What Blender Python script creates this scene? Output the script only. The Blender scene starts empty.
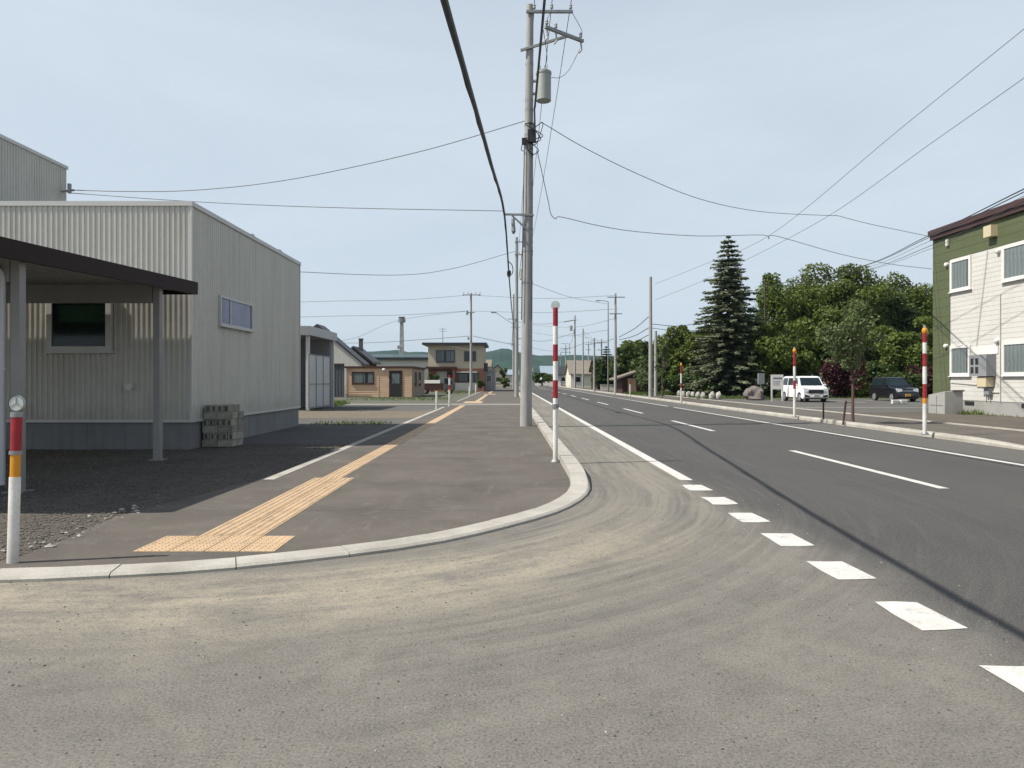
import bpy, math, random
import numpy as np
from mathutils import Vector, noise as mnoise

R = math.radians
F, HC, VX, VY = 700.0, 1.5, 509.0, 380.0       # focal length in pixels, eye height, vanishing point
scene = bpy.context.scene
COL = scene.collection

def at(px, py, Y):                              # survey helper: picture measurement at a known distance -> place
    return Vector(((px - VX) * Y / F, Y, HC + (VY - py) * Y / F))

# ------------------------------------------------------------------ camera
cam = bpy.data.cameras.new('camera'); camo = bpy.data.objects.new('camera', cam); COL.objects.link(camo)
camo.location = (0, 0, HC); camo.rotation_euler = (R(90), 0, 0)
cam.sensor_width = 36; cam.lens = 36 * F / 1024
cam.shift_x = 3 / 1024; cam.shift_y = -4 / 1024
cam.clip_start = 0.05; cam.clip_end = 9000
scene.camera = camo

# ------------------------------------------------------------------ light
EL, AX, AY = R(50.5), -0.976, -0.218
sdir = Vector((AX * math.cos(EL), AY * math.cos(EL), math.sin(EL))).normalized()
sl = bpy.data.lights.new('sun', 'SUN'); slo = bpy.data.objects.new('sun', sl); COL.objects.link(slo)
sl.energy = 5.0; sl.angle = R(0.53); sl.color = (1.0, 0.945, 0.855)
slo.rotation_euler = sdir.to_track_quat('Z', 'Y').to_euler()
slo.location = (0, 0, 60)

w = bpy.data.worlds.new('World'); scene.world = w; w.use_nodes = True
nt = w.node_tree; nt.nodes.clear()
wo = nt.nodes.new('ShaderNodeOutputWorld'); bg = nt.nodes.new('ShaderNodeBackground')
sky = nt.nodes.new('ShaderNodeTexSky'); sky.sky_type = 'NISHITA'; sky.sun_disc = False
sky.sun_elevation = EL; sky.sun_rotation = math.atan2(AX, AY)
sky.air_density = 1.0; sky.dust_density = 2.2; sky.ozone_density = 1.2; sky.altitude = 100
tc = nt.nodes.new('ShaderNodeTexCoord'); mp = nt.nodes.new('ShaderNodeMapping')
mp.inputs['Scale'].default_value = (1.0, 1.6, 5.0); mp.inputs['Rotation'].default_value = (0, 0, R(28))
nz = nt.nodes.new('ShaderNodeTexNoise'); nz.inputs['Scale'].default_value = 1.5; nz.inputs['Detail'].default_value = 6
nz.inputs['Roughness'].default_value = 0.55; nz.inputs['Distortion'].default_value = 0.6
cr = nt.nodes.new('ShaderNodeMapRange'); cr.inputs[1].default_value = 0.3; cr.inputs[2].default_value = 0.75
cr.inputs[3].default_value = 0.78; cr.inputs[4].default_value = 0.95
mx = nt.nodes.new('ShaderNodeMix'); mx.data_type = 'RGBA'
nt.links.new(tc.outputs['Generated'], mp.inputs['Vector']); nt.links.new(mp.outputs[0], nz.inputs['Vector'])
nt.links.new(nz.outputs['Fac'], cr.inputs[0]); sz = nt.nodes.new('ShaderNodeSeparateXYZ'); nt.links.new(tc.outputs['Generated'], sz.inputs[0])
zr = nt.nodes.new('ShaderNodeMapRange'); zr.inputs[1].default_value = 0.42; zr.inputs[2].default_value = 0.85; zr.inputs[3].default_value = 1.0; zr.inputs[4].default_value = 0.12
nt.links.new(sz.outputs[2], zr.inputs[0]); zm = nt.nodes.new('ShaderNodeMath'); zm.operation = 'MULTIPLY'   # the veil thins out overhead
nt.links.new(cr.outputs[0], zm.inputs[0]); nt.links.new(zr.outputs[0], zm.inputs[1]); nt.links.new(zm.outputs[0], mx.inputs[0])
nt.links.new(sky.outputs[0], mx.inputs[6]); mx.inputs[7].default_value = (5.8, 6.55, 7.3, 1)   # thin high veil of cloud
nt.links.new(mx.outputs[2], bg.inputs['Color']); bg.inputs['Strength'].default_value = 0.10
nt.links.new(bg.outputs[0], wo.inputs['Surface'])

scene.view_settings.view_transform = 'Standard'; scene.view_settings.look = 'None'
scene.view_settings.exposure = 0.27; scene.view_settings.gamma = 1; scene.view_settings.use_curve_mapping = False
try:
    scene.cycles.use_denoising = True
    scene.cycles.max_bounces = 6; scene.cycles.volume_bounces = 0
except Exception: pass

# ------------------------------------------------------------------ materials
def newmat(name):
    m = bpy.data.materials.new(name); m.use_nodes = True
    t = m.node_tree; b = t.nodes['Principled BSDF']
    return m, t, b
def L(t, a, b): t.links.new(a, b)
def math_n(t, op, a, b=None, clamp=False):
    n = t.nodes.new('ShaderNodeMath'); n.operation = op; n.use_clamp = clamp
    for i, v in enumerate((a, b)):
        if v is None: continue
        if isinstance(v, (int, float)): n.inputs[i].default_value = v
        else: L(t, v, n.inputs[i])
    return n.outputs[0]
def noise_n(t, vec, scale, detail=4, rough=0.55, dist=0.0):
    n = t.nodes.new('ShaderNodeTexNoise'); n.inputs['Scale'].default_value = scale
    n.inputs['Detail'].default_value = detail; n.inputs['Roughness'].default_value = rough; n.inputs['Distortion'].default_value = dist
    if vec is not None: L(t, vec, n.inputs['Vector'])
    return n.outputs['Fac']
def mix_n(t, f, a, b, mode='MIX'):
    n = t.nodes.new('ShaderNodeMix'); n.data_type = 'RGBA'; n.blend_type = mode
    if isinstance(f, (int, float)): n.inputs[0].default_value = f
    else: L(t, f, n.inputs[0])
    for i, v in ((6, a), (7, b)):
        if isinstance(v, tuple): n.inputs[i].default_value = (*v, 1)
        else: L(t, v, n.inputs[i])
    return n.outputs[2]
def range_n(t, v, a, b, c=0.0, d=1.0, smooth=False):
    n = t.nodes.new('ShaderNodeMapRange'); L(t, v, n.inputs[0])
    if smooth: n.interpolation_type = 'SMOOTHSTEP'
    for i, x in enumerate((a, b, c, d)): n.inputs[i + 1].default_value = x
    return n.outputs[0]
def bump_n(t, b, h, strength, dist):
    n = t.nodes.new('ShaderNodeBump'); n.inputs['Strength'].default_value = strength; n.inputs['Distance'].default_value = dist
    L(t, h, n.inputs['Height']); L(t, n.outputs[0], b.inputs['Normal'])
def pos_n(t): return t.nodes.new('ShaderNodeNewGeometry').outputs['Position']
def obj_n(t): return t.nodes.new('ShaderNodeTexCoord').outputs['Object']

def M(name, c, c2=None, scale=3.0, rough=0.7, metal=0.0, bump=0.0, bscale=60, bdist=0.01, spec=0.4, fine=0.0, fscale=80, stretch=None):
    m, t, b = newmat(name)
    b.inputs['Roughness'].default_value = rough; b.inputs['Metallic'].default_value = metal
    b.inputs['Specular IOR Level'].default_value = spec
    v = obj_n(t)
    if stretch:
        q = t.nodes.new('ShaderNodeMapping'); q.inputs['Scale'].default_value = stretch; L(t, v, q.inputs[0]); v = q.outputs[0]
    if c2 is None: c2 = tuple(x * 0.82 for x in c)
    f = range_n(t, noise_n(t, v, scale, 6, 0.6), 0.3, 0.7)
    col = mix_n(t, f, c, c2)
    if fine:
        f2 = range_n(t, noise_n(t, obj_n(t), fscale, 2, 0.5), 0.3, 0.7, 1 - fine, 1 + fine)
        n = t.nodes.new('ShaderNodeMix'); n.data_type = 'RGBA'; n.blend_type = 'MULTIPLY'; n.inputs[0].default_value = 1
        L(t, col, n.inputs[6]); L(t, f2, n.inputs[7]); col = n.outputs[2]
    L(t, col, b.inputs['Base Color'])
    if bump: bump_n(t, b, noise_n(t, obj_n(t), bscale, 4, 0.6), bump, bdist)
    return m

def leafmat(name, ca, cb, trans=0.35, rough=0.55):
    m, t, b = newmat(name)
    g = t.nodes.new('ShaderNodeNewGeometry')
    col = mix_n(t, g.outputs['Random Per Island'], ca, cb)
    f = noise_n(t, obj_n(t), 0.55, 3)
    col = mix_n(t, range_n(t, f, 0.35, 0.7, 0, 0.5), col, tuple(x * 1.35 for x in cb))
    L(t, col, b.inputs['Base Color']); b.inputs['Roughness'].default_value = rough
    b.inputs['Specular IOR Level'].default_value = 0.3
    tr = t.nodes.new('ShaderNodeBsdfTranslucent'); L(t, col, tr.inputs['Color'])
    ms = t.nodes.new('ShaderNodeMixShader'); ms.inputs[0].default_value = trans
    L(t, b.outputs[0], ms.inputs[1]); L(t, tr.outputs[0], ms.inputs[2])
    L(t, ms.outputs[0], t.nodes['Material Output'].inputs['Surface'])
    return m

# road: dark carriageway, dusty side-street mouth with turning tracks
def road_mat():
    m, t, b = newmat('road_asphalt')
    P = pos_n(t); s = t.nodes.new('ShaderNodeSeparateXYZ'); L(t, P, s.inputs[0]); X, Y = s.outputs[0], s.outputs[1]
    dx = math_n(t, 'MAXIMUM', math_n(t, 'ADD', X, 3.0), 0.0)
    dy = math_n(t, 'MINIMUM', math_n(t, 'SUBTRACT', Y, 9.8), 0.0)
    r = math_n(t, 'SQRT', math_n(t, 'ADD', math_n(t, 'MULTIPLY', dx, dx), math_n(t, 'MULTIPLY', dy, dy)))
    wob = noise_n(t, P, 0.5, 2)
    rr = math_n(t, 'ADD', r, math_n(t, 'MULTIPLY', wob, 0.13))
    c = t.nodes.new('ShaderNodeCombineXYZ')
    L(t, math_n(t, 'MULTIPLY', rr, 3.6), c.inputs[0]); L(t, math_n(t, 'MULTIPLY', X, 0.16), c.inputs[1]); L(t, math_n(t, 'MULTIPLY', Y, 0.16), c.inputs[2])
    tracks = noise_n(t, c.outputs[0], 1.0, 6, 0.62)
    c2 = t.nodes.new('ShaderNodeCombineXYZ')
    L(t, math_n(t, 'MULTIPLY', rr, 14.0), c2.inputs[0]); L(t, math_n(t, 'MULTIPLY', X, 0.5), c2.inputs[1]); L(t, math_n(t, 'MULTIPLY', Y, 0.5), c2.inputs[2])
    fine_tracks = noise_n(t, c2.outputs[0], 1.0, 4, 0.6)
    patch = noise_n(t, P, 0.55, 5, 0.6, 0.5); patch2 = noise_n(t, P, 2.4, 5, 0.65)
    spk = noise_n(t, P, 75, 3, 0.8); spk2 = noise_n(t, P, 30, 4, 0.8)
    dark = mix_n(t, range_n(t, patch, 0.3, 0.7), (0.054, 0.053, 0.053), (0.068, 0.066, 0.064))
    # wheel paths of the carriageway, along Y
    cw = t.nodes.new('ShaderNodeCombineXYZ'); L(t, math_n(t, 'MULTIPLY', X, 1.3), cw.inputs[0]); L(t, math_n(t, 'MULTIPLY', Y, 0.02), cw.inputs[1])
    dark = mix_n(t, range_n(t, noise_n(t, cw.outputs[0], 1.0, 4), 0.35, 0.7, 0, 0.5), dark, (0.082, 0.079, 0.076))
    big = noise_n(t, P, 0.85, 6, 0.68, 0.8); med = noise_n(t, P, 7.5, 6, 0.72)
    side = mix_n(t, range_n(t, patch2, 0.35, 0.65), (0.142, 0.134, 0.119), (0.178, 0.167, 0.146))
    nearc = math_n(t, 'MULTIPLY', range_n(t, X, -1.6, 0.4, 0.25, 1, True), range_n(t, r, 5.0, 8.2, 0.95, 0.2, True))   # turning wheels sweep round the corner
    side = mix_n(t, math_n(t, 'MULTIPLY', nearc, range_n(t, tracks, 0.49, 0.6, 0, 0.65, True)), side, (0.235, 0.217, 0.182))
    side = mix_n(t, math_n(t, 'MULTIPLY', nearc, range_n(t, fine_tracks, 0.52, 0.64, 0, 0.5, True)), side, (0.24, 0.222, 0.185))
    side = mix_n(t, math_n(t, 'MULTIPLY', nearc, range_n(t, fine_tracks, 0.47, 0.36, 0, 0.5, True)), side, (0.095, 0.09, 0.082))
    side = mix_n(t, math_n(t, 'MULTIPLY', range_n(t, big, 0.52, 0.66, 0, 0.6, True), range_n(t, Y, 2.2, 4.6, 0.4, 1)), side, (0.225, 0.208, 0.174))
    c3 = t.nodes.new('ShaderNodeCombineXYZ'); L(t, math_n(t, 'MULTIPLY', rr, 4.5), c3.inputs[0]); L(t, math_n(t, 'MULTIPLY', X, 0.6), c3.inputs[1]); L(t, math_n(t, 'MULTIPLY', Y, 0.6), c3.inputs[2])
    streak = noise_n(t, c3.outputs[0], 1.0, 7, 0.68, 0.3)
    sand_r = math_n(t, 'MULTIPLY', range_n(t, r, 4.3, 4.7, 0, 1, True), range_n(t, r, 5.0, 6.5, 1, 0, True))
    sand = math_n(t, 'MULTIPLY', sand_r, range_n(t, math_n(t, 'ADD', math_n(t, 'MULTIPLY', med, 0.35), math_n(t, 'ADD', math_n(t, 'MULTIPLY', big, 0.3), math_n(t, 'MULTIPLY', streak, 0.55))), 0.50, 0.68), True)
    sand = math_n(t, 'MULTIPLY', sand, range_n(t, Y, 5.6, 7.8, 1, 0.25, True))
    side = mix_n(t, sand, side, (0.34, 0.302, 0.23))
    side = mix_n(t, range_n(t, med, 0.56, 0.68, 0, 0.45), side, (0.095, 0.09, 0.08))
    side = mix_n(t, range_n(t, med, 0.44, 0.34, 0, 0.35), side, (0.215, 0.202, 0.175))
    gap = math_n(t, 'SUBTRACT', X, math_n(t, 'MULTIPLY', math_n(t, 'SUBTRACT', patch, 0.5), 1.1))
    edge = range_n(t, gap, 2.25, 3.1, 0, 1, True)
    # beyond the mouth the gutter strip is paler than the carriageway, with a clean joint under the white line
    farj = range_n(t, X, 2.6, 2.7, 0, 1)
    nearfar = range_n(t, Y, 8.5, 11.5, 0, 1, True)
    e = math_n(t, 'ADD', math_n(t, 'MULTIPLY', edge, math_n(t, 'SUBTRACT', 1.0, nearfar)), math_n(t, 'MULTIPLY', farj, nearfar))
    cs = t.nodes.new('ShaderNodeCombineXYZ'); L(t, math_n(t, 'MULTIPLY', X, 5.0), cs.inputs[0]); L(t, math_n(t, 'MULTIPLY', Y, 0.45), cs.inputs[1])
    dark = mix_n(t, range_n(t, noise_n(t, cs.outputs[0], 1.0, 6, 0.7), 0.58, 0.75, 0, 0.45), dark, (0.125, 0.12, 0.11))
    dark = mix_n(t, range_n(t, med, 0.56, 0.7, 0, 0.35), dark, (0.04, 0.039, 0.039))
    sx = math_n(t, 'ABSOLUTE', math_n(t, 'SUBTRACT', math_n(t, 'ADD', X, math_n(t, 'MULTIPLY', wob, 0.03)), 5.62))
    dark = mix_n(t, range_n(t, sx, 0.006, 0.016, 0.55, 0), dark, (0.028, 0.028, 0.028))
    dustoff = math_n(t, 'MULTIPLY', range_n(t, fine_tracks, 0.5, 0.8, 0, 0.35), range_n(t, r, 5.8, 11.0, 1.4, 0, True))
    dark = mix_n(t, dustoff, dark, (0.14, 0.133, 0.12))
    col = mix_n(t, e, side, dark)
    # pale strip beside the far kerb
    col = mix_n(t, math_n(t, 'MULTIPLY', range_n(t, X, 9.2, 9.4), 0.5), col, (0.15, 0.145, 0.13))
    col = mix_n(t, range_n(t, spk, 0.36, 0.47, 0.7, 0), col, (0.045, 0.043, 0.04))
    col = mix_n(t, range_n(t, spk, 0.54, 0.66, 0, 0.6), col, (0.27, 0.255, 0.22))
    col = mix_n(t, range_n(t, spk2, 0.34, 0.45, 0.55, 0), col, (0.07, 0.066, 0.058))
    L(t, col, b.inputs['Base Color']); b.inputs['Roughness'].default_value = 0.85; b.inputs['Specular IOR Level'].default_value = 0.25
    bump_n(t, b, math_n(t, 'ADD', spk, math_n(t, 'MULTIPLY', spk2, 0.6)), 0.5, 0.006)
    return m
def walk_mat():
    m, t, b = newmat('sidewalk_asphalt')
    P = pos_n(t); s = t.nodes.new('ShaderNodeSeparateXYZ'); L(t, P, s.inputs[0])
    a = noise_n(t, P, 0.9, 6, 0.62, 0.4); d = noise_n(t, P, 5, 5, 0.6); spk = noise_n(t, P, 85, 4, 0.78)
    col = mix_n(t, range_n(t, a, 0.3, 0.7), (0.088, 0.079, 0.068), (0.135, 0.122, 0.105))
    col = mix_n(t, range_n(t, d, 0.55, 0.8, 0, 0.5), col, (0.18, 0.165, 0.145))
    st = t.nodes.new('ShaderNodeMapping'); st.inputs['Scale'].default_value = (0.25, 1.6, 1); L(t, P, st.inputs[0])
    col = mix_n(t, range_n(t, noise_n(t, st.outputs[0], 1.0, 5, 0.6), 0.55, 0.75, 0, 0.4), col, (0.075, 0.069, 0.064))
    sc2 = t.nodes.new('ShaderNodeMapping'); sc2.inputs['Scale'].default_value = (2.2, 0.5, 1); sc2.inputs['Rotation'].default_value = (0, 0, R(20)); L(t, P, sc2.inputs[0])
    col = mix_n(t, range_n(t, noise_n(t, sc2.outputs[0], 2.0, 7, 0.75), 0.58, 0.72, 0, 0.5), col, (0.20, 0.185, 0.16))
    col = mix_n(t, range_n(t, spk, 0.35, 0.45, 0.5, 0), col, (0.04, 0.037, 0.034))
    col = mix_n(t, range_n(t, spk, 0.56, 0.7, 0, 0.4), col, (0.22, 0.20, 0.175))
    jm = math_n(t, 'ABSOLUTE', math_n(t, 'SUBTRACT', math_n(t, 'FRACT', math_n(t, 'DIVIDE', math_n(t, 'ADD', s.outputs[1], math_n(t, 'MULTIPLY', a, 0.15)), 5.3)), 0.5))
    col = mix_n(t, range_n(t, jm, 0.0, 0.0035, 0.55, 0), col, (0.045, 0.042, 0.04))
    L(t, col, b.inputs['Base Color']); b.inputs['Roughness'].default_value = 0.88; b.inputs['Specular IOR Level'].default_value = 0.2
    bump_n(t, b, math_n(t, 'ADD', spk, d), 0.45, 0.005)
    return m
def ground_mat(name, a, c, d, sc=0.25, spk_c=(0.3, 0.28, 0.25)):
    m, t, b = newmat(name); P = pos_n(t)
    col = mix_n(t, range_n(t, noise_n(t, P, sc, 6, 0.65), 0.35, 0.65), a, c)
    col = mix_n(t, range_n(t, noise_n(t, P, sc * 9, 5, 0.65), 0.5, 0.7), col, d)
    spk = noise_n(t, P, 45, 4, 0.75)
    col = mix_n(t, range_n(t, spk, 0.55, 0.72, 0, 0.6), col, spk_c)
    L(t, col, b.inputs['Base Color']); b.inputs['Roughness'].default_value = 0.95; b.inputs['Specular IOR Level'].default_value = 0.1
    bump_n(t, b, spk, 0.6, 0.03)
    return m

MT = {}
MT['road'] = road_mat(); MT['walk'] = walk_mat()
MT['soil'] = ground_mat('soil_and_grass', (0.075, 0.085, 0.04), (0.12, 0.105, 0.07), (0.06, 0.085, 0.03), 0.06)
MT['gravel'] = ground_mat('gravel_bed', (0.095, 0.085, 0.072), (0.135, 0.12, 0.10), (0.075, 0.068, 0.058), 0.6, (0.22, 0.20, 0.172))
MT['lot'] = ground_mat('lot_asphalt', (0.10, 0.098, 0.094), (0.135, 0.13, 0.12), (0.12, 0.115, 0.105), 0.2)
MT['lot_brown'] = ground_mat('gravel_drive', (0.16, 0.135, 0.10), (0.19, 0.16, 0.125), (0.13, 0.12, 0.085), 0.35)
MT['weedy'] = ground_mat('weedy_gravel', (0.12, 0.118, 0.10), (0.10, 0.11, 0.075), (0.14, 0.135, 0.115), 0.3)
MT['lawn'] = ground_mat('lawn_ground', (0.06, 0.085, 0.025), (0.08, 0.10, 0.035), (0.05, 0.07, 0.02), 0.4, (0.11, 0.13, 0.05))
MT['kerb'] = M('kerb_concrete', (0.43, 0.412, 0.365), (0.29, 0.273, 0.235), 1.6, 0.9, bump=0.4, bscale=90, bdist=0.005, fine=0.15)
MT['kerb'] = MT['kerb']
MT['concrete'] = M('concrete', (0.34, 0.335, 0.32), (0.26, 0.255, 0.245), 1.5, 0.9, bump=0.3, bscale=40, fine=0.08, fscale=40)
MT['found'] = M('foundation_concrete', (0.22, 0.222, 0.222), (0.175, 0.178, 0.18), 1.2, 0.85, bump=0.25, bscale=30, fine=0.06)
MT['pole'] = M('pole_concrete', (0.37, 0.365, 0.35), (0.28, 0.275, 0.265), 2.5, 0.85, bump=0.2, bscale=50, fine=0.06, fscale=60, stretch=(3, 3, 0.6))
MT['paint'] = M('white_road_paint', (0.60, 0.592, 0.555), (0.47, 0.46, 0.425), 5, 0.8, bump=0.3, bscale=150, bdist=0.003, fine=0.12, fscale=70)
def worn(m, c, lo, hi, scale, k):
    t = m.node_tree; b = t.nodes['Principled BSDF']; src = b.inputs['Base Color'].links[0].from_socket
    P = pos_n(t); f = noise_n(t, P, scale, 7, 0.72, 0.3)
    L(t, mix_n(t, range_n(t, f, lo, hi, 0, k), src, c), b.inputs['Base Color']); return m
worn(MT['paint'], (0.16, 0.155, 0.145), 0.56, 0.66, 7, 0.65)
MT['tactile'] = M('tactile_yellow', (0.50, 0.36, 0.22), (0.42, 0.295, 0.178), 2.2, 0.8, bump=0.2, bscale=120, bdist=0.002, fine=0.12, fscale=60)
worn(MT['tactile'], (0.27, 0.205, 0.14), 0.52, 0.68, 3.2, 0.7)
MT['clad'] = M('pale_metal_cladding', (0.55, 0.535, 0.48), (0.49, 0.475, 0.425), 0.7, 0.5, 0.1, spec=0.4, stretch=(1, 1, 0.3), fine=0.03, fscale=5)
MT['trim'] = M('pale_metal_trim', (0.55, 0.545, 0.52), (0.50, 0.495, 0.47), 1, 0.45, 0.2)
def streaks(m, c, k, base=None):
    t = m.node_tree; b = t.nodes['Principled BSDF']; src = b.inputs['Base Color'].links[0].from_socket
    P = pos_n(t); q = t.nodes.new('ShaderNodeMapping'); q.inputs['Scale'].default_value = (5, 5, 0.25); L(t, P, q.inputs[0])
    f = range_n(t, noise_n(t, q.outputs[0], 1.0, 5, 0.65), 0.48, 0.7, 0, k)
    col = mix_n(t, f, src, c)
    if base:
        sp = t.nodes.new('ShaderNodeSeparateXYZ'); L(t, P, sp.inputs[0])
        h = math_n(t, 'ADD', sp.outputs[2], math_n(t, 'MULTIPLY', math_n(t, 'SUBTRACT', noise_n(t, P, 3, 4), 0.5), 0.9))
        col = mix_n(t, range_n(t, h, base, base + 0.6, 0.45, 0, True), col, tuple(x * 0.85 for x in c))
    L(t, col, b.inputs['Base Color']); return m
streaks(MT['clad'], (0.36, 0.34, 0.295), 0.45, 0.55); streaks(MT['found'], (0.13, 0.125, 0.115), 0.6, 0.0)
MT['greymetal'] = M('grey_painted_steel', (0.27, 0.262, 0.25), (0.235, 0.228, 0.218), 1.5, 0.5, 0.2)
MT['brownmetal'] = M('dark_brown_fascia', (0.026, 0.012, 0.011), (0.02, 0.010, 0.009), 2, 0.6, 0.0, spec=0.2)
MT['sheet'] = M('galvanised_sheet', (0.42, 0.42, 0.41), (0.36, 0.36, 0.35), 2, 0.4, 0.6)
MT['white'] = M('white_paint', (0.76, 0.75, 0.72), (0.60, 0.585, 0.55), 4, 0.5, fine=0.08, fscale=30, stretch=(3, 3, 0.7))
MT['red'] = M('red_reflective', (0.33, 0.018, 0.026), (0.22, 0.016, 0.022), 6, 0.45, fine=0.15, fscale=60)
MT['amber'] = M('amber_reflective', (0.62, 0.27, 0.02), (0.55, 0.22, 0.015), 8, 0.35)
MT['lens'] = M('pale_reflector_lens', (0.66, 0.70, 0.66), (0.5, 0.53, 0.5), 30, 0.25, 0.3)
MT['pvc'] = M('grey_pvc', (0.50, 0.50, 0.50), (0.45, 0.45, 0.45), 3, 0.4)
MT['black'] = M('black_rubber', (0.018, 0.018, 0.019), (0.024, 0.024, 0.025), 5, 0.6)
MT['cable'] = M('cable_sheath', (0.022, 0.022, 0.025), (0.03, 0.03, 0.03), 5, 0.55)
MT['wire'] = M('grey_wire', (0.17, 0.175, 0.18), (0.14, 0.145, 0.15), 5, 0.6)
MT['steel'] = M('galvanised_steel', (0.30, 0.31, 0.31), (0.22, 0.23, 0.23), 6, 0.5, 0.5)
MT['transf'] = M('transformer_grey', (0.33, 0.35, 0.33), (0.28, 0.30, 0.28), 3, 0.5, 0.1)
streaks(MT['pole'], (0.22, 0.21, 0.19), 0.5, 0.0); streaks(MT['white'], (0.48, 0.45, 0.39), 0.35, 0.1)
MT['porcelain'] = M('insulator_porcelain', (0.45, 0.45, 0.43), (0.2, 0.2, 0.2), 20, 0.3)
def glass(name, c, rough=0.06, spec=0.6, stripes=None, c2=None):
    m, t, b = newmat(name)
    v = obj_n(t); s = t.nodes.new('ShaderNodeSeparateXYZ'); L(t, v, s.inputs[0])
    if stripes:
        q = math_n(t, 'ADD', math_n(t, 'ADD', s.outputs[0], s.outputs[1]), math_n(t, 'MULTIPLY', noise_n(t, v, 2.0, 3), 0.2))
        f = range_n(t, math_n(t, 'SINE', math_n(t, 'MULTIPLY', q, stripes)), -1, 1)
        col = mix_n(t, f, c, c2)
    else:
        col = mix_n(t, range_n(t, noise_n(t, v, 1.1, 3), 0.35, 0.65), c, c2 or tuple(x * 0.6 for x in c))
    L(t, col, b.inputs['Base Color']); b.inputs['Roughness'].default_value = rough; b.inputs['Specular IOR Level'].default_value = spec
    return m
MT['glass'] = glass('dark_glass', (0.02, 0.026, 0.03))
MT['glass_green'] = glass('green_dark_glass', (0.008, 0.02, 0.012), 0.08, 0.35, None, (0.005, 0.008, 0.006))
MT['glass_lav'] = glass('lavender_curtain_glass', (0.13, 0.135, 0.26), 0.1, 0.5, None, (0.06, 0.06, 0.13))
def curtain_glass():
    m, t, b = newmat('curtained_glass'); v = obj_n(t); sp = t.nodes.new('ShaderNodeSeparateXYZ'); L(t, v, sp.inputs[0])
    q = math_n(t, 'ADD', sp.outputs[0], sp.outputs[1])
    fold = range_n(t, math_n(t, 'SINE', math_n(t, 'ADD', math_n(t, 'MULTIPLY', q, 29), math_n(t, 'MULTIPLY', noise_n(t, v, 3, 3), 6))), -1, 1)
    cur = mix_n(t, fold, (0.12, 0.145, 0.145), (0.165, 0.19, 0.187))
    q1 = t.nodes.new('ShaderNodeCombineXYZ'); L(t, q, q1.inputs[0])
    col = mix_n(t, range_n(t, noise_n(t, q1.outputs[0], 1.3, 1), 0.42, 0.47), (0.022, 0.03, 0.034), cur)
    L(t, col, b.inputs['Base Color']); b.inputs['Roughness'].default_value = 0.07; b.inputs['Specular IOR Level'].default_value = 0.5
    return m
MT['glass_curtain'] = curtain_glass()
MT['bark'] = M('bark', (0.085, 0.065, 0.05), (0.05, 0.04, 0.032), 5, 0.9, bump=0.6, bscale=25, bdist=0.03, stretch=(3, 3, 0.5))
MT['bark_red'] = M('reddish_bark', (0.13, 0.075, 0.055), (0.075, 0.045, 0.035), 8, 0.85, bump=0.5, bscale=40, stretch=(3, 3, 0.5))
MT['leaf'] = leafmat('broad_leaf_green', (0.042, 0.064, 0.011), (0.122, 0.158, 0.028))
MT['leaf_light'] = leafmat('light_leaf_green', (0.062, 0.092, 0.016), (0.13, 0.175, 0.035))
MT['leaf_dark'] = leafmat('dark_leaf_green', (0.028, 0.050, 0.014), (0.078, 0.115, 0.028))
MT['leaf_grey'] = leafmat('grey_leaf_green', (0.066, 0.094, 0.036), (0.14, 0.18, 0.07))
MT['needle'] = leafmat('spruce_needles', (0.085, 0.105, 0.062), (0.27, 0.30, 0.19), 0.35)
MT['leaf_red'] = leafmat('purple_red_leaf', (0.03, 0.008, 0.011), (0.065, 0.015, 0.02), 0.25)
MT['stone'] = M('grey_stone', (0.20, 0.175, 0.155), (0.11, 0.10, 0.09), 3, 0.95, bump=0.7, bscale=8, bdist=0.05, fine=0.15, fscale=25)
MT['stone_pale'] = M('pale_stone', (0.42, 0.40, 0.36), (0.30, 0.285, 0.26), 5, 0.95, bump=0.6, bscale=14, bdist=0.03)
MT['block'] = M('weathered_block', (0.29, 0.275, 0.225), (0.19, 0.178, 0.145), 6, 0.95, bump=0.5, bscale=40, bdist=0.01, fine=0.2, fscale=35)
MT['block_pale'] = M('pale_block', (0.37, 0.35, 0.295), (0.26, 0.245, 0.20), 6, 0.95, bump=0.5, bscale=40, bdist=0.01, fine=0.2, fscale=35)
MT['timber'] = M('timber_board', (0.62, 0.43, 0.29), (0.52, 0.345, 0.225), 1.6, 0.75, stretch=(0.5, 0.5, 6), fine=0.06, fscale=20)
MT['timber_grey'] = M('greyish_timber', (0.38, 0.29, 0.21), (0.31, 0.235, 0.17), 1.6, 0.8, stretch=(0.5, 0.5, 6))
MT['timber_dark'] = M('dark_red_timber', (0.075, 0.032, 0.022), (0.05, 0.022, 0.016), 3, 0.8)
MT['beige'] = M('beige_render', (0.52, 0.45, 0.34), (0.47, 0.405, 0.305), 1.2, 0.85)
MT['brick'] = M('red_brown_brick', (0.34, 0.16, 0.11), (0.26, 0.125, 0.085), 2.5, 0.9, fine=0.12, fscale=9)
MT['roofdark'] = M('dark_roof_metal', (0.035, 0.035, 0.04), (0.05, 0.05, 0.055), 1, 0.5, 0.2)
MT['roofblue'] = M('blue_grey_roof', (0.30, 0.37, 0.42), (0.25, 0.32, 0.37), 1, 0.5, 0.2)
MT['roofbrown'] = M('faded_brown_roof', (0.22, 0.19, 0.15), (0.17, 0.145, 0.12), 1, 0.7)
MT['cream'] = M('cream_wall', (0.62, 0.59, 0.50), (0.55, 0.52, 0.44), 1, 0.8)
MT['offwhite'] = M('off_white_siding', (0.55, 0.54, 0.505), (0.50, 0.485, 0.45), 0.8, 0.75, fine=0.03, fscale=6)
MT['darkwall'] = M('dark_grey_wall', (0.09, 0.095, 0.10), (0.07, 0.073, 0.078), 1, 0.7)
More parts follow.
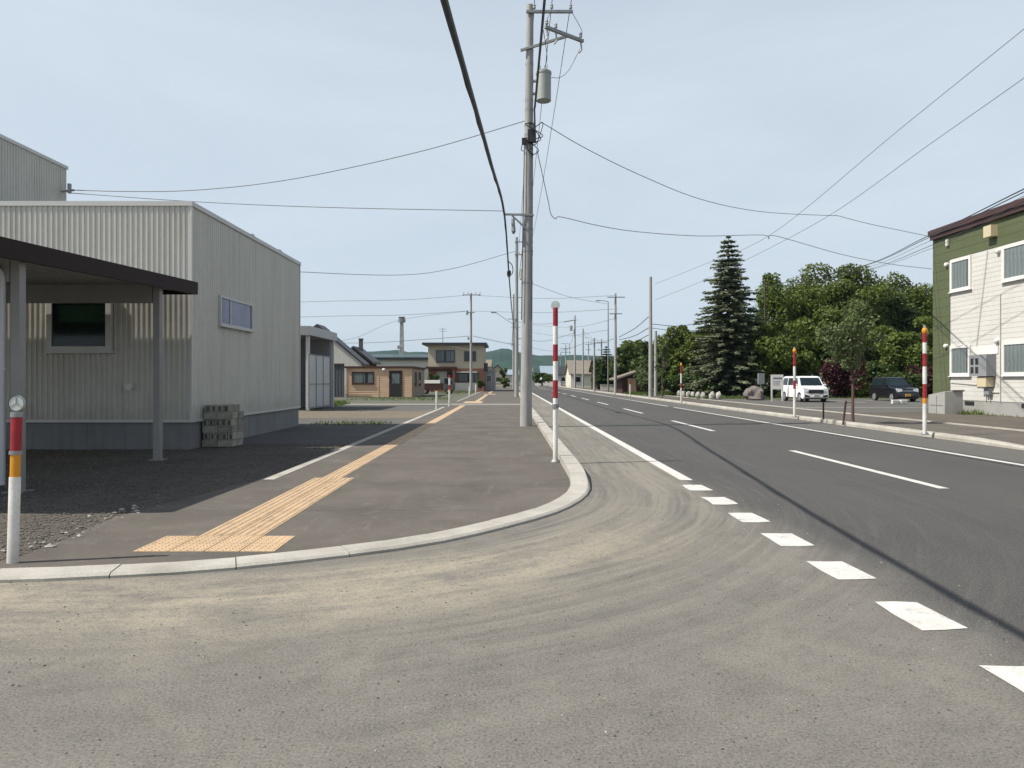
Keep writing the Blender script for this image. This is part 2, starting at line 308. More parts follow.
MT['midgrey'] = M('mid_grey_panel', (0.24, 0.25, 0.26), (0.20, 0.21, 0.22), 1.2, 0.6)
MT['green'] = M('olive_green_siding', (0.092, 0.110, 0.052), (0.075, 0.09, 0.042), 0.8, 0.65, fine=0.03, fscale=6)
MT['maroon'] = M('maroon_eaves', (0.068, 0.032, 0.03), (0.052, 0.026, 0.024), 1.2, 0.5)
MT['carwhite'] = M('white_car_paint', (0.80, 0.80, 0.79), (0.78, 0.78, 0.77), 1, 0.18, spec=0.6)
MT['carblack'] = M('black_car_paint', (0.012, 0.012, 0.016), (0.014, 0.014, 0.018), 1, 0.15, spec=0.7)
MT['carglass'] = glass('car_glass', (0.018, 0.03, 0.032), 0.05, 0.6)
MT['lamp'] = M('headlight_glass', (0.70, 0.72, 0.75), (0.5, 0.52, 0.55), 20, 0.12, 0.3)
MT['alloy'] = M('alloy_rim', (0.52, 0.52, 0.53), (0.42, 0.42, 0.43), 10, 0.3, 0.7)
MT['plate_yellow'] = M('yellow_plate', (0.75, 0.40, 0.03), (0.7, 0.36, 0.03), 5, 0.5)
MT['ink'] = M('dark_print', (0.10, 0.11, 0.13), (0.14, 0.15, 0.17), 40, 0.7)
MT['hill'] = ground_mat('wooded_hill', (0.014, 0.030, 0.018), (0.030, 0.055, 0.026), (0.020, 0.040, 0.022), 0.012, (0.035, 0.06, 0.03))
MT['grass'] = leafmat('grass_blade', (0.06, 0.10, 0.02), (0.12, 0.17, 0.04))
MT['yellowbox'] = M('beige_box', (0.55, 0.48, 0.32), (0.5, 0.43, 0.28), 3, 0.6)
MT['pebble'] = M('pebble_grey', (0.18, 0.166, 0.146), (0.095, 0.088, 0.077), 25, 0.9)
MT['grit'] = M('road_grit_dark', (0.06, 0.056, 0.05), (0.10, 0.093, 0.08), 9, 0.9)

# ------------------------------------------------------------------ mesh builder
class MB:
    def __init__(s): s.v = []; s.f = []; s.m = []; s.mats = []
    def mi(s, mat):
        if mat is None: return 0
        if mat not in s.mats: s.mats.append(mat)
        return s.mats.index(mat)
    def add(s, vs, fs, mat=None):
        o = len(s.v); s.v += [tuple(x) for x in vs]; k = s.mi(mat)
        for f in fs: s.f.append([i + o for i in f]); s.m.append(k)
        return s
    def quad(s, a, b, c, d, mat=None): return s.add([a, b, c, d], [(0, 1, 2, 3)], mat)
    def box(s, x0, x1, y0, y1, z0, z1, mat=None):
        v = [(x0, y0, z0), (x1, y0, z0), (x1, y1, z0), (x0, y1, z0), (x0, y0, z1), (x1, y0, z1), (x1, y1, z1), (x0, y1, z1)]
        return s.add(v, [(0, 3, 2, 1), (4, 5, 6, 7), (0, 1, 5, 4), (1, 2, 6, 5), (2, 3, 7, 6), (3, 0, 4, 7)], mat)
    def bar(s, p, q, w, h, mat=None):               # rectangular bar between two points
        p, q = Vector(p), Vector(q); d = (q - p).normalized()
        u = d.cross(Vector((0, 0, 1)));
        if u.length < 1e-4: u = Vector((1, 0, 0))
        u.normalize(); n = u.cross(d).normalized()
        v = [];
        for c in (p, q):
            for a, b in ((-1, -1), (1, -1), (1, 1), (-1, 1)): v.append(c + u * a * w / 2 + n * b * h / 2)
        return s.add(v, [(3, 2, 1, 0), (4, 5, 6, 7), (0, 1, 5, 4), (1, 2, 6, 5), (2, 3, 7, 6), (3, 0, 4, 7)], mat)
    def tube(s, pts, r, n=6, mat=None, cap=True):
        pts = [Vector(p) for p in pts]; rs = r if isinstance(r, (list, tuple)) else [r] * len(pts)
        vs = []; prev = None
        for i, p in enumerate(pts):
            d = (pts[min(i + 1, len(pts) - 1)] - pts[max(i - 1, 0)])
            if d.length < 1e-9: d = Vector((0, 0, 1))
            d.normalize()
            if prev is None:
                u = d.cross(Vector((0, 0, 1)))
                if u.length < 1e-3: u = d.cross(Vector((0, 1, 0)))
            else:
                u = prev - d * prev.dot(d)
            u.normalize(); prev = u; wv = d.cross(u)
            for k in range(n):
                a = 2 * math.pi * k / n
                vs.append(p + u * math.cos(a) * rs[i] + wv * math.sin(a) * rs[i])
        fs = []
        for i in range(len(pts) - 1):
            for k in range(n):
                fs.append((i * n + k, i * n + (k + 1) % n, (i + 1) * n + (k + 1) % n, (i + 1) * n + k))
        if cap: fs.append(tuple(range(n - 1, -1, -1))); fs.append(tuple((len(pts) - 1) * n + k for k in range(n)))
        return s.add(vs, fs, mat)
    def prism(s, poly, z0, z1, mat=None):            # poly in XY
        n = len(poly)
        v = [(x, y, z0) for x, y in poly] + [(x, y, z1) for x, y in poly]
        f = [tuple(range(n - 1, -1, -1)), tuple(range(n, 2 * n))] + [(i, (i + 1) % n, n + (i + 1) % n, n + i) for i in range(n)]
        return s.add(v, f, mat)
    def prism_x(s, poly, x0, x1, mat=None, poly2=None):   # poly in YZ, swept along X
        n = len(poly); p2 = poly2 or poly
        v = [(x0, y, z) for y, z in poly] + [(x1, y, z) for y, z in p2]
        f = [tuple(range(n)), tuple(range(2 * n - 1, n - 1, -1))] + [(i, n + i, n + (i + 1) % n, (i + 1) % n) for i in range(n)]
        return s.add(v, f, mat)
    def prism_y(s, poly, y0, y1, mat=None):          # poly in XZ
        n = len(poly)
        v = [(x, y0, z) for x, z in poly] + [(x, y1, z) for x, z in poly]
        f = [tuple(range(n)), tuple(range(2 * n - 1, n - 1, -1))] + [(i, n + i, n + (i + 1) % n, (i + 1) % n) for i in range(n)]
        return s.add(v, f, mat)
    def dome(s, c, rx, ry, rz, seed=0, amp=0.2, nu=14, nv=9, mat=None, freq=1.5):
        vs = []; fs = []
        for j in range(nv + 1):
            ph = math.pi * j / nv
            for i in range(nu):
                th = 2 * math.pi * i / nu
                d = Vector((math.sin(ph) * math.cos(th), math.sin(ph) * math.sin(th), math.cos(ph)))
                k = 1 + amp * mnoise.noise(d * freq + Vector((seed * 7.3, seed * 1.7, 0)))
                vs.append((c[0] + d.x * rx * k, c[1] + d.y * ry * k, c[2] + d.z * rz * k))
        for j in range(nv):
            for i in range(nu):
                fs.append((j * nu + i, (j + 1) * nu + i, (j + 1) * nu + (i + 1) % nu, j * nu + (i + 1) % nu))
        return s.add(vs, fs, mat)
    def build(s, name, mat=None, parent=None, smooth=False, bevel=0.0):
        me = bpy.data.meshes.new(name)
        off = Vector(parent.matrix_basis.translation) if parent is not None and parent.get('_world') else Vector((0, 0, 0))
        if parent is not None and parent.get('_world') is None and parent.type == 'MESH' and parent.get('_off'): off = Vector(parent['_off'])
        me.from_pydata([(x - off.x, y - off.y, z - off.z) for x, y, z in s.v], [], s.f)
        mats = s.mats or [mat]
        if mat is not None and mat not in mats: mats = [mat] + mats
        for q in mats: me.materials.append(q)
        if s.mats: me.polygons.foreach_set('material_index', s.m)
        if smooth: me.polygons.foreach_set('use_smooth', [True] * len(me.polygons))
        me.update()
        o = bpy.data.objects.new(name, me); COL.objects.link(o)
        if parent is not None:
            o.parent = parent
            if off.length: o['_off'] = tuple(off)
        if bevel:
            b = o.modifiers.new('edge', 'BEVEL'); b.width = bevel; b.segments = 2; b.limit_method = 'ANGLE'; b.angle_limit = R(40)
        if smooth and hasattr(me, 'set_sharp_from_angle'):
            me.set_sharp_from_angle(angle=R(40))
        return o

def tag(o, label=None, cat=None, group=None, kind=None):
    if label: o['label'] = label
    if cat: o['category'] = cat
    if group: o['group'] = group
    if kind: o['kind'] = kind
    return o
def thing(name, label, cat, loc=(0, 0, 0), group=None, world=True):
    o = bpy.data.objects.new(name, None); COL.objects.link(o); o.location = loc; o.empty_display_size = 0.2
    if world: o['_world'] = 1
    bpy.context.view_layer.update() if False else None
    return tag(o, label, cat, group)
def copy_tree(o, parent=None):
    c = o.copy(); COL.objects.link(c)
    if parent is not None: c.parent = parent
    for ch in list(o.children): copy_tree(ch, c)
    return c

def catmull(pts, n=8):
    P = [Vector(p) for p in pts]
    if len(P) < 3: return [P[0].lerp(P[1], i / n) for i in range(n + 1)]
    Q = [P[0] * 2 - P[1]] + P + [P[-1] * 2 - P[-2]]; out = []
    for i in range(1, len(Q) - 2):
        a, b, c, d = Q[i - 1:i + 3]
        for k in range(n):
            t = k / n
            out.append(0.5 * ((2 * b) + (c - a) * t + (2 * a - 5 * b + 4 * c - d) * t * t + (3 * b - a - 3 * c + d) * t ** 3))
    out.append(P[-1]); return out
def sag(p, q, s, n=14):
    p, q = Vector(p), Vector(q); o = []
    for i in range(n + 1):
        t = i / n; v = p.lerp(q, t); v.z -= s * 4 * t * (1 - t); o.append(v)
    return o

# ------------------------------------------------------------------ setting: ground, road, pavements
def shift(Y): return 0.00030 * max(0.0, Y - 115) ** 2 if Y < 260 else 0.0003 * 145 ** 2 + (Y - 260) * 0.087
YS = [12, 16, 20, 26, 32, 40, 50, 60, 75, 90, 105, 115, 130, 145, 160, 175, 190, 205, 220, 240, 260, 300, 360, 450]
def strip(mb, xa, xb, z, ys, mat=None):
    for a, b in zip(ys[:-1], ys[1:]):
        sa, sb = shift(a), shift(b)
        mb.quad((xa + sa, a, z), (xb + sa, a, z), (xb + sb, b, z), (xa + sb, b, z), mat)
g = MB(); S = 3600; n = 24
for i in range(n):
    for j in range(n):
        x0, x1, y0, y1 = -S + 2 * S * i / n, -S + 2 * S * (i + 1) / n, -S + 2 * S * j / n, -S + 2 * S * (j + 1) / n
        g.quad((x0, y0, -0.08), (x1, y0, -0.08), (x1, y1, -0.08), (x0, y1, -0.08))
tag(g.build('ground', MT['soil']), kind='structure')

rd = MB()
rd.quad((-45, -30, 0), (11.2, -30, 0), (11.2, 12, 0), (-45, 12, 0))
strip(rd, 0.9, 11.2, 0, YS)
tag(rd.build('road', MT['road']), kind='structure')

pm = MB(); zz = 0.004
def line(xa, xb, y0, y1):
    ys = [y0] + [y for y in YS if y0 < y < y1] + [y1]; strip(pm, xa, xb, zz, ys)
rng = random.Random(4)
for k in range(8):                                   # broken line across the side-street mouth
    y0 = 2.06 + 1.056 * (k - 0) + 0.02
    j = lambda: rng.uniform(-0.012, 0.012)
    x0, x1, y1 = 2.46, 2.765, y0 + 0.53
    pm.add([(x0 + j(), y0 + j(), zz), ((x0 + x1) / 2, y0 + j(), zz), (x1 + j(), y0 + 0.03 + j(), zz), (x1 + j(), (y0 + y1) / 2, zz), (x1 - 0.02 + j(), y1 + j(), zz), ((x0 + x1) / 2, y1 + j(), zz), (x0 + j(), y1 + j(), zz), (x0 + j(), (y0 + y1) / 2, zz)], [tuple(range(8))])
line(2.56, 2.75, 10.46, 330); line(8.97, 9.12, -10, 38.4); line(8.97, 9.12, 39.9, 330)
y = 9.66 - 21.8
while y < 300:
    line(5.93, 6.08, y, y + 5.2); y += 10.9 if y < 40 else 10.3
tag(pm.build('road_marking', MT['paint']), kind='structure')

# kerbs: separate concrete blocks laid end to end
def offset_path(pts, d):
    o = []
    for i, p in enumerate(pts):
        a = pts[max(i - 1, 0)]; b = pts[min(i + 1, len(pts) - 1)]
        t = Vector((b[0] - a[0], b[1] - a[1])).normalized(); o.append((p[0] - t.y * d, p[1] + t.x * d))
    return o
def resample(pts, step):
    P = [Vector(p) for p in pts]; out = [P[0].copy()]; acc = 0
    for a, b in zip(P[:-1], P[1:]):
        l = (b - a).length; t = step - acc
        while t <= l: out.append(a.lerp(b, t / l)); t += step
        acc = (acc + l) % step
    return [tuple(p) for p in out]
corner = [(-12, 4.75), (-8, 4.92), (-5.5, 5.05), (-3.76, 5.17), (-3.08, 5.28), (-2.4, 5.44), (-1.71, 5.74), (-0.79, 6.28), (-0.09, 7.0), (0.56, 7.9), (0.98, 8.95), (1.15, 10.0), (1.18, 11.9), (1.18, 14), (1.18, 18.4), (1.18, 26)]
sm = [tuple(v)[:2] for v in catmull([(x, y, 0) for x, y in corner], 10)]
kerb_path = resample(sm, 0.45)
kerb_path += [(1.18, y) for y in np.arange(kerb_path[-1][1] + 0.6, 62, 0.6)] + [(1.18 + shift(y), y) for y in range(64, 330, 6)]
def kh(x, y):                                        # kerb height: dropped round the corner, raised along the road
    if 40.5 < y < 47: return 0.04
    if y < 9.0: return 0.04
    return 0.04 + 0.11 * min(1, max(0, (y - 9.3) / 1.6))
def kerb_blocks(path, wid, hf, name):
    mb = MB(); inn = offset_path(path, wid); ou2 = offset_path(path, 0.03)
    rg = random.Random(9)
    for i in range(len(path) - 1):
        def lp(P, t): return (P[i][0] + (P[i + 1][0] - P[i][0]) * t, P[i][1] + (P[i + 1][1] - P[i][1]) * t)
        L_ = math.dist(path[i], path[i + 1]); g0, g1 = (0.004 if i % 2 == 0 else 0), (0.004 if i % 2 == 1 else 0); t0, t1 = g0 / L_, 1 - g1 / L_
        if i % 2 == 0: dz = rg.uniform(-0.004, 0.004)
        h0 = hf(*path[i]) + dz; h1 = hf(*path[i + 1]) + dz
        vs = []
        for t, h in ((t0, h0), (t1, h1)):
            a, b, c = lp(path, t), lp(ou2, t), lp(inn, t)
            vs += [(a[0], a[1], -0.03), (a[0], a[1], h * 0.55), (b[0], b[1], h), (c[0], c[1], h), (c[0], c[1], -0.03)]
        fs = [(k, k + 1, k + 6, k + 5) for k in range(4)] + [(4, 3, 2, 1, 0), (5, 6, 7, 8, 9)]
        mb.add(vs, fs)
    return tag(mb.build(name, MT['kerb']), kind='structure')
kerb_blocks(kerb_path, 0.27, kh, 'kerb')
rp = [(11.0, y) for y in np.arange(60, -12, -0.8)]
rp = [(10.95 + shift(y), y) for y in range(330, 60, -6)] + rp
kerb_blocks(rp, 0.2, lambda x, y: 0.14 if y > 16.6 else 0.055 + 0.085 * max(0, (y - 14.5) / 2.1) if y > 14.5 else 0.055, 'kerb')

ZW = 0.032
inner = offset_path(kerb_path, 0.272)
ins = [p for p in inner if -4.2 < p[0] and p[1] < 26]
outer = [(-3.6, 26), (-3.6, 16), (-3.62, 12), (-3.72, 10.4), (-3.95, 9.0), (-4.1, 8.2), (-4.22, 7.5), (-4.12, 6.6), (-4.05, 5.9), (-4.18, 5.5)]
sw = MB(); poly = [(p[0], p[1]) for p in ins] + [(0.908, 26)] + outer
sw.prism(poly, -0.05, ZW)
for a, b in zip(YS[YS.index(26):-1], YS[YS.index(26) + 1:]):
    sa, sb = shift(a), shift(b)
    sw.add([(-3.6 + sa, a, ZW), (0.908 + sa, a, ZW), (0.908 + sb, b, ZW), (-3.6 + sb, b, ZW), (-3.6 + sa, a, -0.05), (-3.6 + sb, b, -0.05)], [(0, 1, 2, 3), (0, 3, 5, 4)])
tag(sw.build('sidewalk', MT['walk']), kind='structure')
sr = MB(); strip(sr, 11.2, 14.35, 0.065, [-12, 0, 6] + YS); tag(sr.build('sidewalk', MT['walk']), kind='structure')
bk = MB()                                             # edging strips at the back of both pavements
strip(bk, 14.35, 14.5, 0.10, [-12, 0, 6] + YS); strip(bk, -3.62, -3.46, 0.036, [10.3, 12, 16, 20, 26, 32, 38])
bk.quad((14.35, -12, 0.05), (14.35, -12, 0.10), (14.35, 110, 0.10), (14.35, 110, 0.05))
strip(bk, -3.62, -3.5, 0.036, [48, 60, 75, 90])
tag(bk.build('pavement_edging', MT['kerb']), kind='structure')
pd = MB(); pd.quad((-14, 40.8, ZW + 0.004), (1.0, 40.8, ZW + 0.004), (1.0, 43.4, ZW + 0.004), (-14, 43.4, ZW + 0.004))
tag(pd.build('path', M('pale_concrete_path', (0.24, 0.23, 0.205), (0.19, 0.18, 0.16), 1.5, 0.9)), kind='structure')

# tactile paving: real ribs and domes
tp = MB(); za, zb = ZW + 0.004, ZW + 0.011
def tslab(x0, x1, y0, y1): tp.box(x0 + .003, x1 - .003, y0 + .003, y1 - .003, ZW - 0.01, za)
def domes(x0, y0):
    for i in range(5):
        for k in range(5):
            cx, cy = x0 + 0.03 + 0.06 * i, y0 + 0.03 + 0.06 * k; q = []
            for rr_, z_ in ((0.0125, za), (0.006, zb)):
                for a in range(6): q.append((cx + rr_ * math.cos(a * math.pi / 3), cy + rr_ * math.sin(a * math.pi / 3), z_))
            tp.add(q, [(a, (a + 1) % 6, 6 + (a + 1) % 6, 6 + a) for a in range(6)] + [tuple(range(6, 12))])
def ribs(x0, y0, y1, n=4):
    for i in range(n):
        cx = x0 + 0.0375 + 0.075 * i
        tp.add([(cx - .02, y0 + .01, za), (cx - .01, y0 + .015, zb), (cx + .01, y0 + .015, zb), (cx + .02, y0 + .01, za),
                (cx - .02, y1 - .01, za), (cx - .01, y1 - .015, zb), (cx + .01, y1 - .015, zb), (cx + .02, y1 - .01, za)],
               [(0, 4, 5, 1), (1, 5, 6, 2), (2, 6, 7, 3), (0, 1, 2, 3), (7, 6, 5, 4)])
for i in range(4):
    for k in range(2):
        x0, y0 = -3.22 + 0.305 * i, 5.98 + 0.3 * k
        tslab(x0, x0 + .3, y0, y0 + .3); domes(x0, y0)
for i in range(2):
    for k in range(13):
        x0, y0 = -2.915 + 0.305 * i, 6.58 + 0.3 * k
        tslab(x0, x0 + .3, y0, y0 + .3); ribs(x0, y0, y0 + .3)
for k in range(100):
    y0 = 10.48 + 0.3 * k; x0 = -2.80
    tslab(x0, x0 + .3, y0, y0 + .3)
    if y0 < 24: ribs(x0, y0, y0 + .3)
for i in range(4):
    for k in range(6): tslab(-2.95 + .3 * i, -2.65 + .3 * i, 44.4 + .6 * k, 45 + .6 * k)
for k in range(46): tslab(-2.35, -2.05, 48 + k, 49 + k)
tslab(-2.6, -1.4, 71, 74)
tag(tp.build('tactile_paving', MT['tactile']), kind='structure')

# private ground either side
lt = MB(); lt.quad((-40, 16.2, 0.02), (-3.5, 16.2, 0.02), (-3.5, 27, 0.02), (-40, 27, 0.02))
tag(lt.build('driveway', MT['lot']), kind='structure')
lt = MB(); lt.quad((-40, 27, 0.024), (-3.5, 27, 0.024), (-3.5, 33, 0.024), (-40, 33, 0.024)); tag(lt.build('gravel_drive', MT['lot_brown']), kind='structure')
lt = MB(); lt.quad((-40, 43, 0.02), (-3.5, 43, 0.02), (-3.5, 88, 0.02), (-40, 88, 0.02)); tag(lt.build('weedy_gravel', MT['weedy']), kind='structure')
lt = MB(); lt.quad((-40, 33, 0.016), (-3.5, 33, 0.016), (-3.5, 43, 0.016), (-40, 43, 0.016)); tag(lt.build('yard', MT['lot']), kind='structure')
lt = MB(); lt.quad((14.5, 33.6, 0.06), (46, 33.6, 0.06), (46, 50.5, 0.06), (14.5, 50.5, 0.06)); lt.quad((14.5, 50.5, 0.06), (19, 50.5, 0.06), (19, 53.5, 0.06), (14.5, 53.5, 0.06))
lt.quad((14.5, 30.9, 0.06), (19.9, 30.9, 0.06), (19.9, 33.6, 0.06), (14.5, 33.6, 0.06))
tag(lt.build('parking_lot', MT['lot']), kind='structure')
lt = MB(); lt.quad((14.5, -12, 0.055), (30, -12, 0.055), (30, 30.9, 0.055), (14.5, 30.9, 0.055)); tag(lt.build('gravel_strip', MT['gravel']), kind='structure')
lt = MB(); lt.quad((14.5, 53.5, 0.05), (60, 50.5, 0.05), (60, 140, 0.05), (14.5, 140, 0.05)); tag(lt.build('lawn', MT['lawn']), kind='structure')
lt = MB(); lt.box(19, 45, 50.5, 50.65, 0.0, 0.16); tag(lt.build('kerb', MT['kerb']), kind='structure')
pl = MB()
for x in (22.6, 25.3, 28): pl.quad((x, 44.5, 0.064), (x + .12, 44.5, 0.064), (x + .12, 49.8, 0.064), (x, 49.8, 0.064))
pl.quad((15, 36.5, .064), (24, 36.5, .064), (24, 36.65, .064), (15, 36.65, .064))
tag(pl.build('road_marking', MT['paint']), kind='structure')

# gravel lot by the carport: uneven bed and loose stones
def bed_z(x, y): return 0.016 + 0.009 * mnoise.noise(Vector((x * 0.9, y * 0.9, 0))) + 0.006 * mnoise.noise(Vector((x * 3.1, y * 3.1, 2)))
gb = MB(); nx, ny = 110, 110; x0, x1, y0, y1 = -16, -3.55, 4.95, 16.4
for j in range(ny + 1):
    for i in range(nx + 1):
        x, y = x0 + (x1 - x0) * i / nx, y0 + (y1 - y0) * j / ny
        y = max(y, 4.75 + 0.0625 * (x + 12) + 0.12)
        gb.v.append((x, y, bed_z(x, y) + (0.012 if x < -4.3 and y < 9 else 0)))
for j in range(ny):
    for i in range(nx):
        a = j * (nx + 1) + i; gb.f.append([a, a + 1, a + nx + 2, a + nx + 1]); gb.m.append(0)
tag(gb.build('gravel_lot', MT['gravel'], smooth=True), kind='structure')
def stone_mesh(name, n, place, smin, smax, mats, seed):
    rg = random.Random(seed); mb = MB()
    base = [(0, 0, 1), (0.9, 0, 0.3), (0.28, 0.86, 0.3), (-0.73, 0.53, 0.3), (-0.73, -0.53, 0.3), (0.28, -0.86, 0.3), (0.6, 0.5, -.5), (-0.3, .7, -.5), (-.7, -.3, -.5), (.3, -.7, -.5)]
    fs = [(0, 1, 2), (0, 2, 3), (0, 3, 4), (0, 4, 5), (0, 5, 1), (1, 6, 2), (2, 6, 7), (2, 7, 3), (3, 7, 8), (3, 8, 4), (4, 8, 9), (4, 9, 5), (5, 9, 6), (5, 6, 1)]
    for _ in range(n):
        x, y, z, k = place(rg); s_ = (smin + (smax - smin) * rg.random() ** 3) * k
        a = rg.uniform(0, 6.28); ca, sa = math.cos(a), math.sin(a); ex, ey, ez = rg.uniform(.7, 1.3), rg.uniform(.6, 1), rg.uniform(.4, .8)
        vs = []
        for bx, by, bz in base:
            q = rg.uniform(.8, 1.15); bx, by, bz = bx * ex * q, by * ey * q, bz * ez
            vs.append((x + s_ * (bx * ca - by * sa), y + s_ * (bx * sa + by * ca), z + s_ * bz))
        mb.add(vs, fs, rg.choices(mats[0], mats[1])[0])
    return mb.build(name)
def pl_gravel(rg):
    while True:
        y = 5.0 + 11 * rg.random() ** 1.7; x = -3.7 - 9 * rg.random() ** 1.4
        lim = np.interp(y, [5.4, 5.9, 6.6, 7.5, 8.2, 9, 10.4, 12, 16], [-4.2, -4.05, -4.12, -4.22, -4.1, -3.95, -3.72, -3.62, -3.6])
        if x < lim + 0.5 * rg.random() ** 6 and y > 4.75 + 0.0625 * (x + 12) + 0.3:
            return x, y, bed_z(x, y) + (0.016 if x < -4.3 and y < 9 else 0.005) , 1
tag(stone_mesh('gravel', 34000, pl_gravel, 0.005, 0.022, ((MT['pebble'], MT['stone'], MT['grit']), (6, 3, 1.2)), 5), 'loose dark grey gravel around the carport', None, kind='stuff')
def pl_edge(rg):
    y = rg.uniform(5.8, 8.2); lim = np.interp(y, [5.4, 5.9, 6.6, 7.5, 8.2], [-4.2, -4.05, -4.12, -4.22, -4.1])
    x = lim - 0.4 * rg.random() + 0.1; return x, y, 0.03, 1
tag(stone_mesh('pebbles', 80, pl_edge, 0.008, 0.05, ((MT['stone_pale'], MT['stone']), (3, 2)), 8), 'pale rounded pebbles at the edge of the gravel', None, kind='stuff')
def pl_grit(rg):
    while True:
        x, y = rg.uniform(-5, 3.4), 1.6 + 8 * rg.random() ** 1.4
        dx, dy = max(x + 3, 0), min(y - 9.8, 0); r_ = math.hypot(dx, dy)
        if r_ > 4.62: return x, y, 0.001, 1
tag(stone_mesh('grit', 3600, pl_grit, 0.002, 0.009, ((MT['grit'], MT['pebble'], MT['stone_pale']), (5, 3, 1.2)), 15), 'loose grit scattered over the dusty road mouth', None, kind='stuff')

# ------------------------------------------------------------------ hills and haze
hm = MB(); NX, NY = 420, 24
prof = [(-900, 40), (0, 42), (300, 352), (368, 353.5), (392, 352.6), (422, 353.5), (470, 354), (485, 352), (501, 348.6), (512, 350.6), (533, 356.6), (545, 356.2), (557, 356.4), (568, 354.6), (582, 355.4), (605, 356.4), (700, 355), (1024, 352), (2000, 354)]
prof[0] = (-900, 354); prof[1] = (0, 352)
for j in range(NY + 1):
    for i in range(NX + 1):
        px = -900 + 2900 * i / NX; Yc = 2100; x = (px - VX) * Yc / F
        hgt = 1.5 + (VY - np.interp(px, [p[0] for p in prof], [p[1] for p in prof])) * Yc / F
        t = j / NY; k = math.sin(min(1, t / 0.6) * math.pi / 2) if t < 0.6 else math.cos((t - 0.6) / 0.4 * math.pi / 2)
        y = 1600 + 830 * t
        z = hgt * k * (1 + 0.10 * mnoise.noise(Vector((x * 0.006, y * 0.006, 0)))) + 6 * mnoise.noise(Vector((x * 0.016, y * 0.016, 1))) * k + 4 * mnoise.noise(Vector((x * 0.05, y * 0.05, 3))) * k
        hm.v.append((x, y, z - 0.5))
for j in range(NY):
    for i in range(NX):
        a = j * (NX + 1) + i; hm.f.append([a, a + 1, a + NX + 2, a + NX + 1]); hm.m.append(0)
tag(hm.build('hills', MT['hill'], smooth=False), kind='structure')

hz = MB(); hz.box(-2800, 2800, -2600, 2600, -1.2, 130)
hzo = hz.build('haze'); tag(hzo, 'thin summer haze over the plain', None, kind='stuff')
hmat = bpy.data.materials.new('haze_air'); hmat.use_nodes = True; ht = hmat.node_tree
ht.nodes.remove(ht.nodes['Principled BSDF'])
pv = ht.nodes.new('ShaderNodeVolumePrincipled'); pv.inputs['Density'].default_value = 0.0001; pv.inputs['Color'].default_value = (0.50, 0.74, 0.92, 1); pv.inputs['Anisotropy'].default_value = 0.2
L(ht, pv.outputs[0], ht.nodes['Material Output'].inputs['Volume'])
hzo.data.materials.clear(); hzo.data.materials.append(hmat)

# ------------------------------------------------------------------ wall helpers
def corrugated(mb, p, q, z0, z1, nrm, pitch=0.113, depth=0.02, mat=None):
    p, q, nrm = Vector(p), Vector(q), Vector(nrm); L_ = (q - p).length; d = (q - p) / L_
    n_ = max(1, int(round(L_ / pitch))); pit = L_ / n_; pr = []
    for i in range(n_):
        for t, o in ((0, 0), (0.45, 0), (0.55, depth), (0.90, depth)): pr.append((i * pit + t * pit, o))
    pr.append((L_, 0))
    vs = []
    for s_, o in pr:
        a = p + d * s_ + nrm * o; vs += [(a.x, a.y, z0), (a.x, a.y, z1)]
    mb.add(vs, [(2 * i, 2 * i + 2, 2 * i + 3, 2 * i + 1) for i in range(len(pr) - 1)], mat)
def lap(mb, p, q, z0, z1, nrm, pitch=0.2, depth=0.018, mat=None):
    p, q, nrm = Vector(p), Vector(q), Vector(nrm); n_ = max(1, int(round((z1 - z0) / pitch))); pit = (z1 - z0) / n_
    for i in range(n_):
        za_, zb_ = z0 + i * pit, z0 + (i + 1) * pit
        a, b = p + nrm * depth, q + nrm * depth; c, e = p + nrm * 0.002, q + nrm * 0.002
        mb.add([(a.x, a.y, za_), (b.x, b.y, za_), (e.x, e.y, zb_), (c.x, c.y, zb_), (c.x, c.y, za_), (e.x, e.y, za_)], [(0, 1, 2, 3), (4, 5, 1, 0)], mat)
def window_x(parent, X, sgn, y0, y1, z0, z1, fmat, gmat, fw=0.07, mull=(), out=0.05, rail=None):
    """window on a wall X = const, facing sgn"""
    f = MB(); xa, xb = sorted((X - sgn * 0.02, X + sgn * out))
    f.box(xa, xb, y0, y1, z0, z0 + fw); f.box(xa, xb, y0, y1, z1 - fw, z1); f.box(xa, xb, y0, y0 + fw, z0 + fw, z1 - fw); f.box(xa, xb, y1 - fw, y1, z0 + fw, z1 - fw)
    for t in mull:
        yc = y0 + (y1 - y0) * t; f.box(*sorted((X - sgn * 0.02, X + sgn * (out - 0.012))), yc - 0.025, yc + 0.025, z0 + fw, z1 - fw)
    fo = f.build('window', fmat, parent)
    p = MB(); xa, xb = sorted((X - sgn * 0.02, X + sgn * (out - 0.03))); p.box(xa, xb, y0 + fw * .8, y1 - fw * .8, z0 + fw * .8, z1 - fw * .8); p.build('pane', gmat, fo)
    s_ = MB(); xa, xb = sorted((X, X + sgn * (out + 0.05))); s_.box(xa, xb, y0 - .04, y1 + .04, z0 - 0.035, z0 - .002); s_.build('sill', fmat, fo)
    return fo
